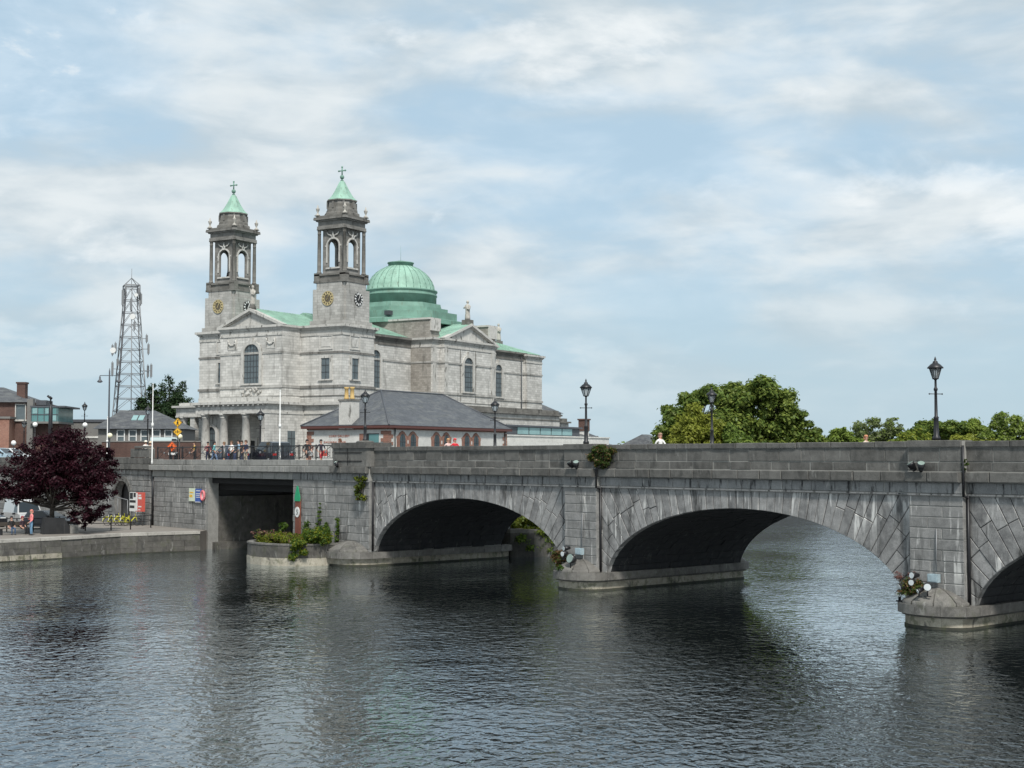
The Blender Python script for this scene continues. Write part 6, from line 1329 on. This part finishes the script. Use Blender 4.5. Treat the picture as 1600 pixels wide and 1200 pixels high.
person('person in black sitting on the quay bench at left', (px(21, 99.2), 99.2, 1.47), 0.9 - 0.2, 1.72, BLK, (0.05, 0.09, 0.16), BLK, 'sit'); person('person in dark clothes sitting beside the pink topped person', (px(38, 99.9), 99.9, 1.47), 0.9 + 0.2, 1.70, (0.05, 0.03, 0.04), BLK, (0.3, 0.06, 0.08), 'sit')
t = thing('stone_plinth', 'dark block shaped stone at the foot of the purple tree', 'stone', (px(88, 100.5), 100.5, 1.46), 0.5)
MB().prism([(-0.9, 0), (1.0, 0), (0.95, 0.5), (0.6, 1.15), (-0.75, 1.2)], -0.6, 0.6, 'y').build('block', M['soffit'], t); MB().box(1.05, -0.3, 0, 1.65, 0.35, 0.62).build('low_block', M['concrete'], t)
# ================================================================== vehicles and bicycles
M['tyre'] = plain('tyre_rubber', (0.018, 0.018, 0.018), 0.8); M['rim'] = plain('alloy_rim', (0.45, 0.46, 0.47), 0.35, metal=0.6); M['carglass'] = plain('car_glass', (0.02, 0.026, 0.03), 0.06); M['headlamp'] = plain('headlamp', (0.6, 0.62, 0.62), 0.15); M['taillamp'] = plain('tail_lamp', (0.35, 0.02, 0.02), 0.25)
def paint(c, name):
    m, g = new_mat(name); b_ = g.n('ShaderNodeBsdfPrincipled', {'Base Color': c + (1,), 'Roughness': 0.3, 'Coat Weight': 0.6, 'Coat Roughness': 0.06}); g.n('ShaderNodeOutputMaterial', {'Surface': b_.outputs[0]}); return m
def car(label, loc, rz, col, L=4.2, Wd=1.78, H=1.48, van=False, group='parked cars', cat='car', name='parked_car'):
    t = thing(name, label, cat, loc, rz, group); h2 = L / 2; w = Wd / 2
    low = [(-h2, 0.32), (-h2 + 0.03, 0.68), (-h2 + 0.12, 0.86), (h2 - 1.25, 0.96), (h2 - 0.45, 0.86), (h2 - 0.06, 0.68), (h2, 0.32), (h2 - 0.2, 0.2), (-h2 + 0.2, 0.2)]
    if van: low = [(-h2, 0.35), (-h2, 1.05), (h2 - 1.1, 1.10), (h2 - 0.15, 0.95), (h2, 0.7), (h2, 0.35), (h2 - 0.2, 0.22), (-h2 + 0.2, 0.22)]
    cab = [(-h2 + 0.18, 0.88), (-h2 + 0.45, H - 0.08), (-h2 + 0.8, H), (h2 - 2.1, H), (h2 - 1.15, 0.94)] if not van else [(-h2, 1.02), (-h2 + 0.03, H - 0.05), (-h2 + 0.15, H), (h2 - 1.75, H), (h2 - 1.4, H - 0.1), (h2 - 0.75, 1.05)]
    mb = MB()
    for poly, a, b_ in ((low, w, w), (cab, w - 0.03, w - 0.22)):
        n = len(poly); zs = [p[1] for p in poly]; z0, z1 = min(zs), max(zs); vs = []
        for sg in (-1, 1):
            for x, z in poly: f = (z - z0) / (z1 - z0); vs.append((x, sg * (a + (b_ - a) * f), z))
        mb.add(vs, [tuple(range(n)), tuple(range(n, 2 * n))] + [(i, (i + 1) % n, n + (i + 1) % n, n + i) for i in range(n)])
    mb.build('body', col, t)
    def inner(poly, k):
        c = (sum(p[0] for p in poly) / len(poly), sum(p[1] for p in poly) / len(poly)); return [(c[0] + (p[0] - c[0]) * k, c[1] + (p[1] - c[1]) * k) for p in poly]
    gl = inner(cab, 0.84) if not van else [(h2 - 2.0, 1.12), (h2 - 2.0, H - 0.16), (h2 - 1.5, H - 0.16), (h2 - 1.0, 1.12)]
    z0, z1 = min(p[1] for p in cab), max(p[1] for p in cab)
    for sg in (-1, 1):
        vs = [(x, sg * ((w - 0.03) + (-0.19) * (z - z0) / (z1 - z0) + 0.012), z) for x, z in gl]; MB().add(vs, [tuple(range(len(vs)))]).build('side_window', M['carglass'], t, recalc=False)
    for (xa, za), (xb, zb_), nm in ((cab[-2], cab[-1], 'windscreen'), (cab[0], cab[1], 'rear_window')):
        if van and nm == 'rear_window': continue
        q = [(xa + (xb - xa) * 0.1, za + (zb_ - za) * 0.1), (xa + (xb - xa) * 0.92, za + (zb_ - za) * 0.92)]; dx = 0.012 if nm == 'windscreen' else -0.012; vs = []
        for x, z in q: wy = (w - 0.03) - 0.19 * (z - z0) / (z1 - z0) - 0.08; vs += [(x + dx, -wy, z + 0.012), (x + dx, wy, z + 0.012)]
        MB().add(vs, [(0, 1, 3, 2)]).build(nm, M['carglass'], t, recalc=False)
    for sx_ in (h2 - 0.82, -h2 + 0.78):
        for sg in (-1, 1):
            wh = MB().tube((sx_, sg * (w - 0.2), 0.32), (sx_, sg * (w + 0.015), 0.32), 0.32, n=16).build('wheel', M['tyre'], t); MB().tube((sx_, sg * (w + 0.01), 0.32), (sx_, sg * (w + 0.03), 0.32), 0.2, 0.17, n=10).build('rim', M['rim'], wh)
    for sg in (-1, 1):
        MB().box(h2 - 0.22, sg * (w - 0.28) - 0.2, 0.66, h2 - 0.03, sg * (w - 0.28) + 0.2, 0.80).build('headlight', M['headlamp'], t); MB().box(-h2 - 0.012, sg * (w - 0.2) - 0.15, 0.68, -h2 + 0.1, sg * (w - 0.2) + 0.15, 0.84).build('tail_light', M['taillamp'], t)
        MB().box(h2 - 1.5, sg * (w + 0.1) - 0.1, 0.95, h2 - 1.36, sg * (w + 0.1) + 0.1, 1.1).build('mirror', M['black'], t)
    MB().box(h2 - 0.04, -0.5, 0.42, h2 + 0.015, 0.5, 0.62).build('grille', M['black'], t); MB().box(h2 + 0.0, -0.26, 0.32, h2 + 0.02, 0.26, 0.42).build('number_plate', M['white'], t)
    return t
car('navy blue car facing left on the bridge approach behind the railing', bw(-66.3, 2.9, 6.48), BA + math.pi - 0.2, paint((0.015, 0.025, 0.07), 'navy_paint'))
car('dark people carrier behind the group at the railing', bw(-63.0, 4.6, 6.48), BA + math.pi - 0.1, paint((0.012, 0.013, 0.018), 'black_paint_coat'), 4.6, 1.85, 1.75)
car('pale green white van whose roof shows over the brick boundary wall', (px(268, 150), 150, 6.45), 0.1, paint((0.50, 0.60, 0.60), 'silver_paint'), 4.3, 1.78, 2.75, True, cat='van', name='van')
car('pale blue car on the upper street at the left edge', (px(4, 150), 150, 6.45), -0.2, paint((0.36, 0.48, 0.55), 'pale_blue_paint'), H=1.6); car('white car on the upper street beside the pale blue one', (px(22, 153), 153, 6.45), -0.3, paint((0.66, 0.68, 0.69), 'white_car_paint'), H=1.6)
car('white van parked on the quay behind the purple tree', (px(36, 112), 112.5, 1.47), -0.95, paint((0.46, 0.46, 0.455), 'white_van_paint'), 5.0, 1.95, 2.15, True, 'vehicles on the quay', 'van', 'van')
car('black car parked at the left edge of the quay', (px(-10, 112), 111, 1.47), -0.9, paint((0.012, 0.012, 0.014), 'black_car_paint'), group='vehicles on the quay'); car('dark blue car parked behind the quay railing under the tree', (px(72, 106), 107.2, 1.47), -0.35, paint((0.015, 0.02, 0.035), 'dark_blue_paint'), 4.0, 1.7, 1.42, group='vehicles on the quay')
YEL = plain('bicycle_yellow', (0.62, 0.60, 0.03), 0.4, var=0.05)
def bicycle(label, loc, rz, lean=0.08):
    t = thing('bicycle', label, 'bicycle', loc, rz, 'yellow hire bicycles'); t.rotation_euler[0] = lean
    for x in (-0.53, 0.53):
        mb = MB(); N = 20
        for k in range(N): a0, a1 = 2 * math.pi * k / N, 2 * math.pi * (k + 1) / N; mb.tube((x + 0.31 * math.cos(a0), 0, 0.33 + 0.31 * math.sin(a0)), (x + 0.31 * math.cos(a1), 0, 0.33 + 0.31 * math.sin(a1)), 0.022, n=5, caps=False)
        wh = mb.build('wheel', M['tyre'], t); mb = MB()
        for k in range(8): a0 = math.pi * k / 4; mb.tube((x, 0, 0.33), (x + 0.3 * math.cos(a0), 0, 0.33 + 0.3 * math.sin(a0)), 0.006, n=3)
        mb.build('spokes', M['galv'], wh)
    mb = MB(); P = {'bb': (-0.05, 0, 0.3), 'seat': (-0.22, 0, 0.82), 'head': (0.38, 0, 0.78), 'r': (-0.53, 0, 0.33), 'f': (0.53, 0, 0.33)}
    for a, b_, r_ in (('bb', 'head', 0.04), ('bb', 'seat', 0.028), ('bb', 'r', 0.02), ('seat', 'r', 0.018), ('head', 'f', 0.026)): mb.tube(P[a], P[b_], r_, n=6)
    mb.tube((0.38, 0, 0.78), (0.35, 0, 1.02), 0.022, n=6); mb.build('frame', YEL, t)
    MB().tube((-0.36, 0, 0.9), (-0.1, 0, 0.92), 0.07, 0.03, 8).tube((-0.22, 0, 0.8), (-0.24, 0, 0.9), 0.02, n=5).build('saddle', M['black'], t); MB().tube((0.33, -0.28, 1.04), (0.33, 0.28, 1.04), 0.02, n=6).build('handlebar', M['black'], t)
    mb = MB()
    for k in range(7): a0, a1 = math.pi * (0.15 + 0.85 * k / 7), math.pi * (0.15 + 0.85 * (k + 1) / 7); mb.tube((-0.53 + 0.37 * math.cos(a0), 0, 0.33 + 0.37 * math.sin(a0)), (-0.53 + 0.37 * math.cos(a1), 0, 0.33 + 0.37 * math.sin(a1)), 0.035, n=4)
    mb.build('mudguard', YEL, t); MB().box(-0.9, -0.07, 0.42, -0.87, 0.07, 0.9).build('rear_panel', M['white'], t)
    return t
for k in range(4): bicycle(('leftmost yellow hire bicycle of the row by the stone arch', 'second yellow hire bicycle from the left in the row', 'third yellow hire bicycle from the left in the row', 'rightmost yellow hire bicycle next to the information stand')[k], (px(180 + 9.5 * k, 112.5), 112.6 - 0.15 * k, 1.47), 0.25 + 0.12 * k, 0.06)
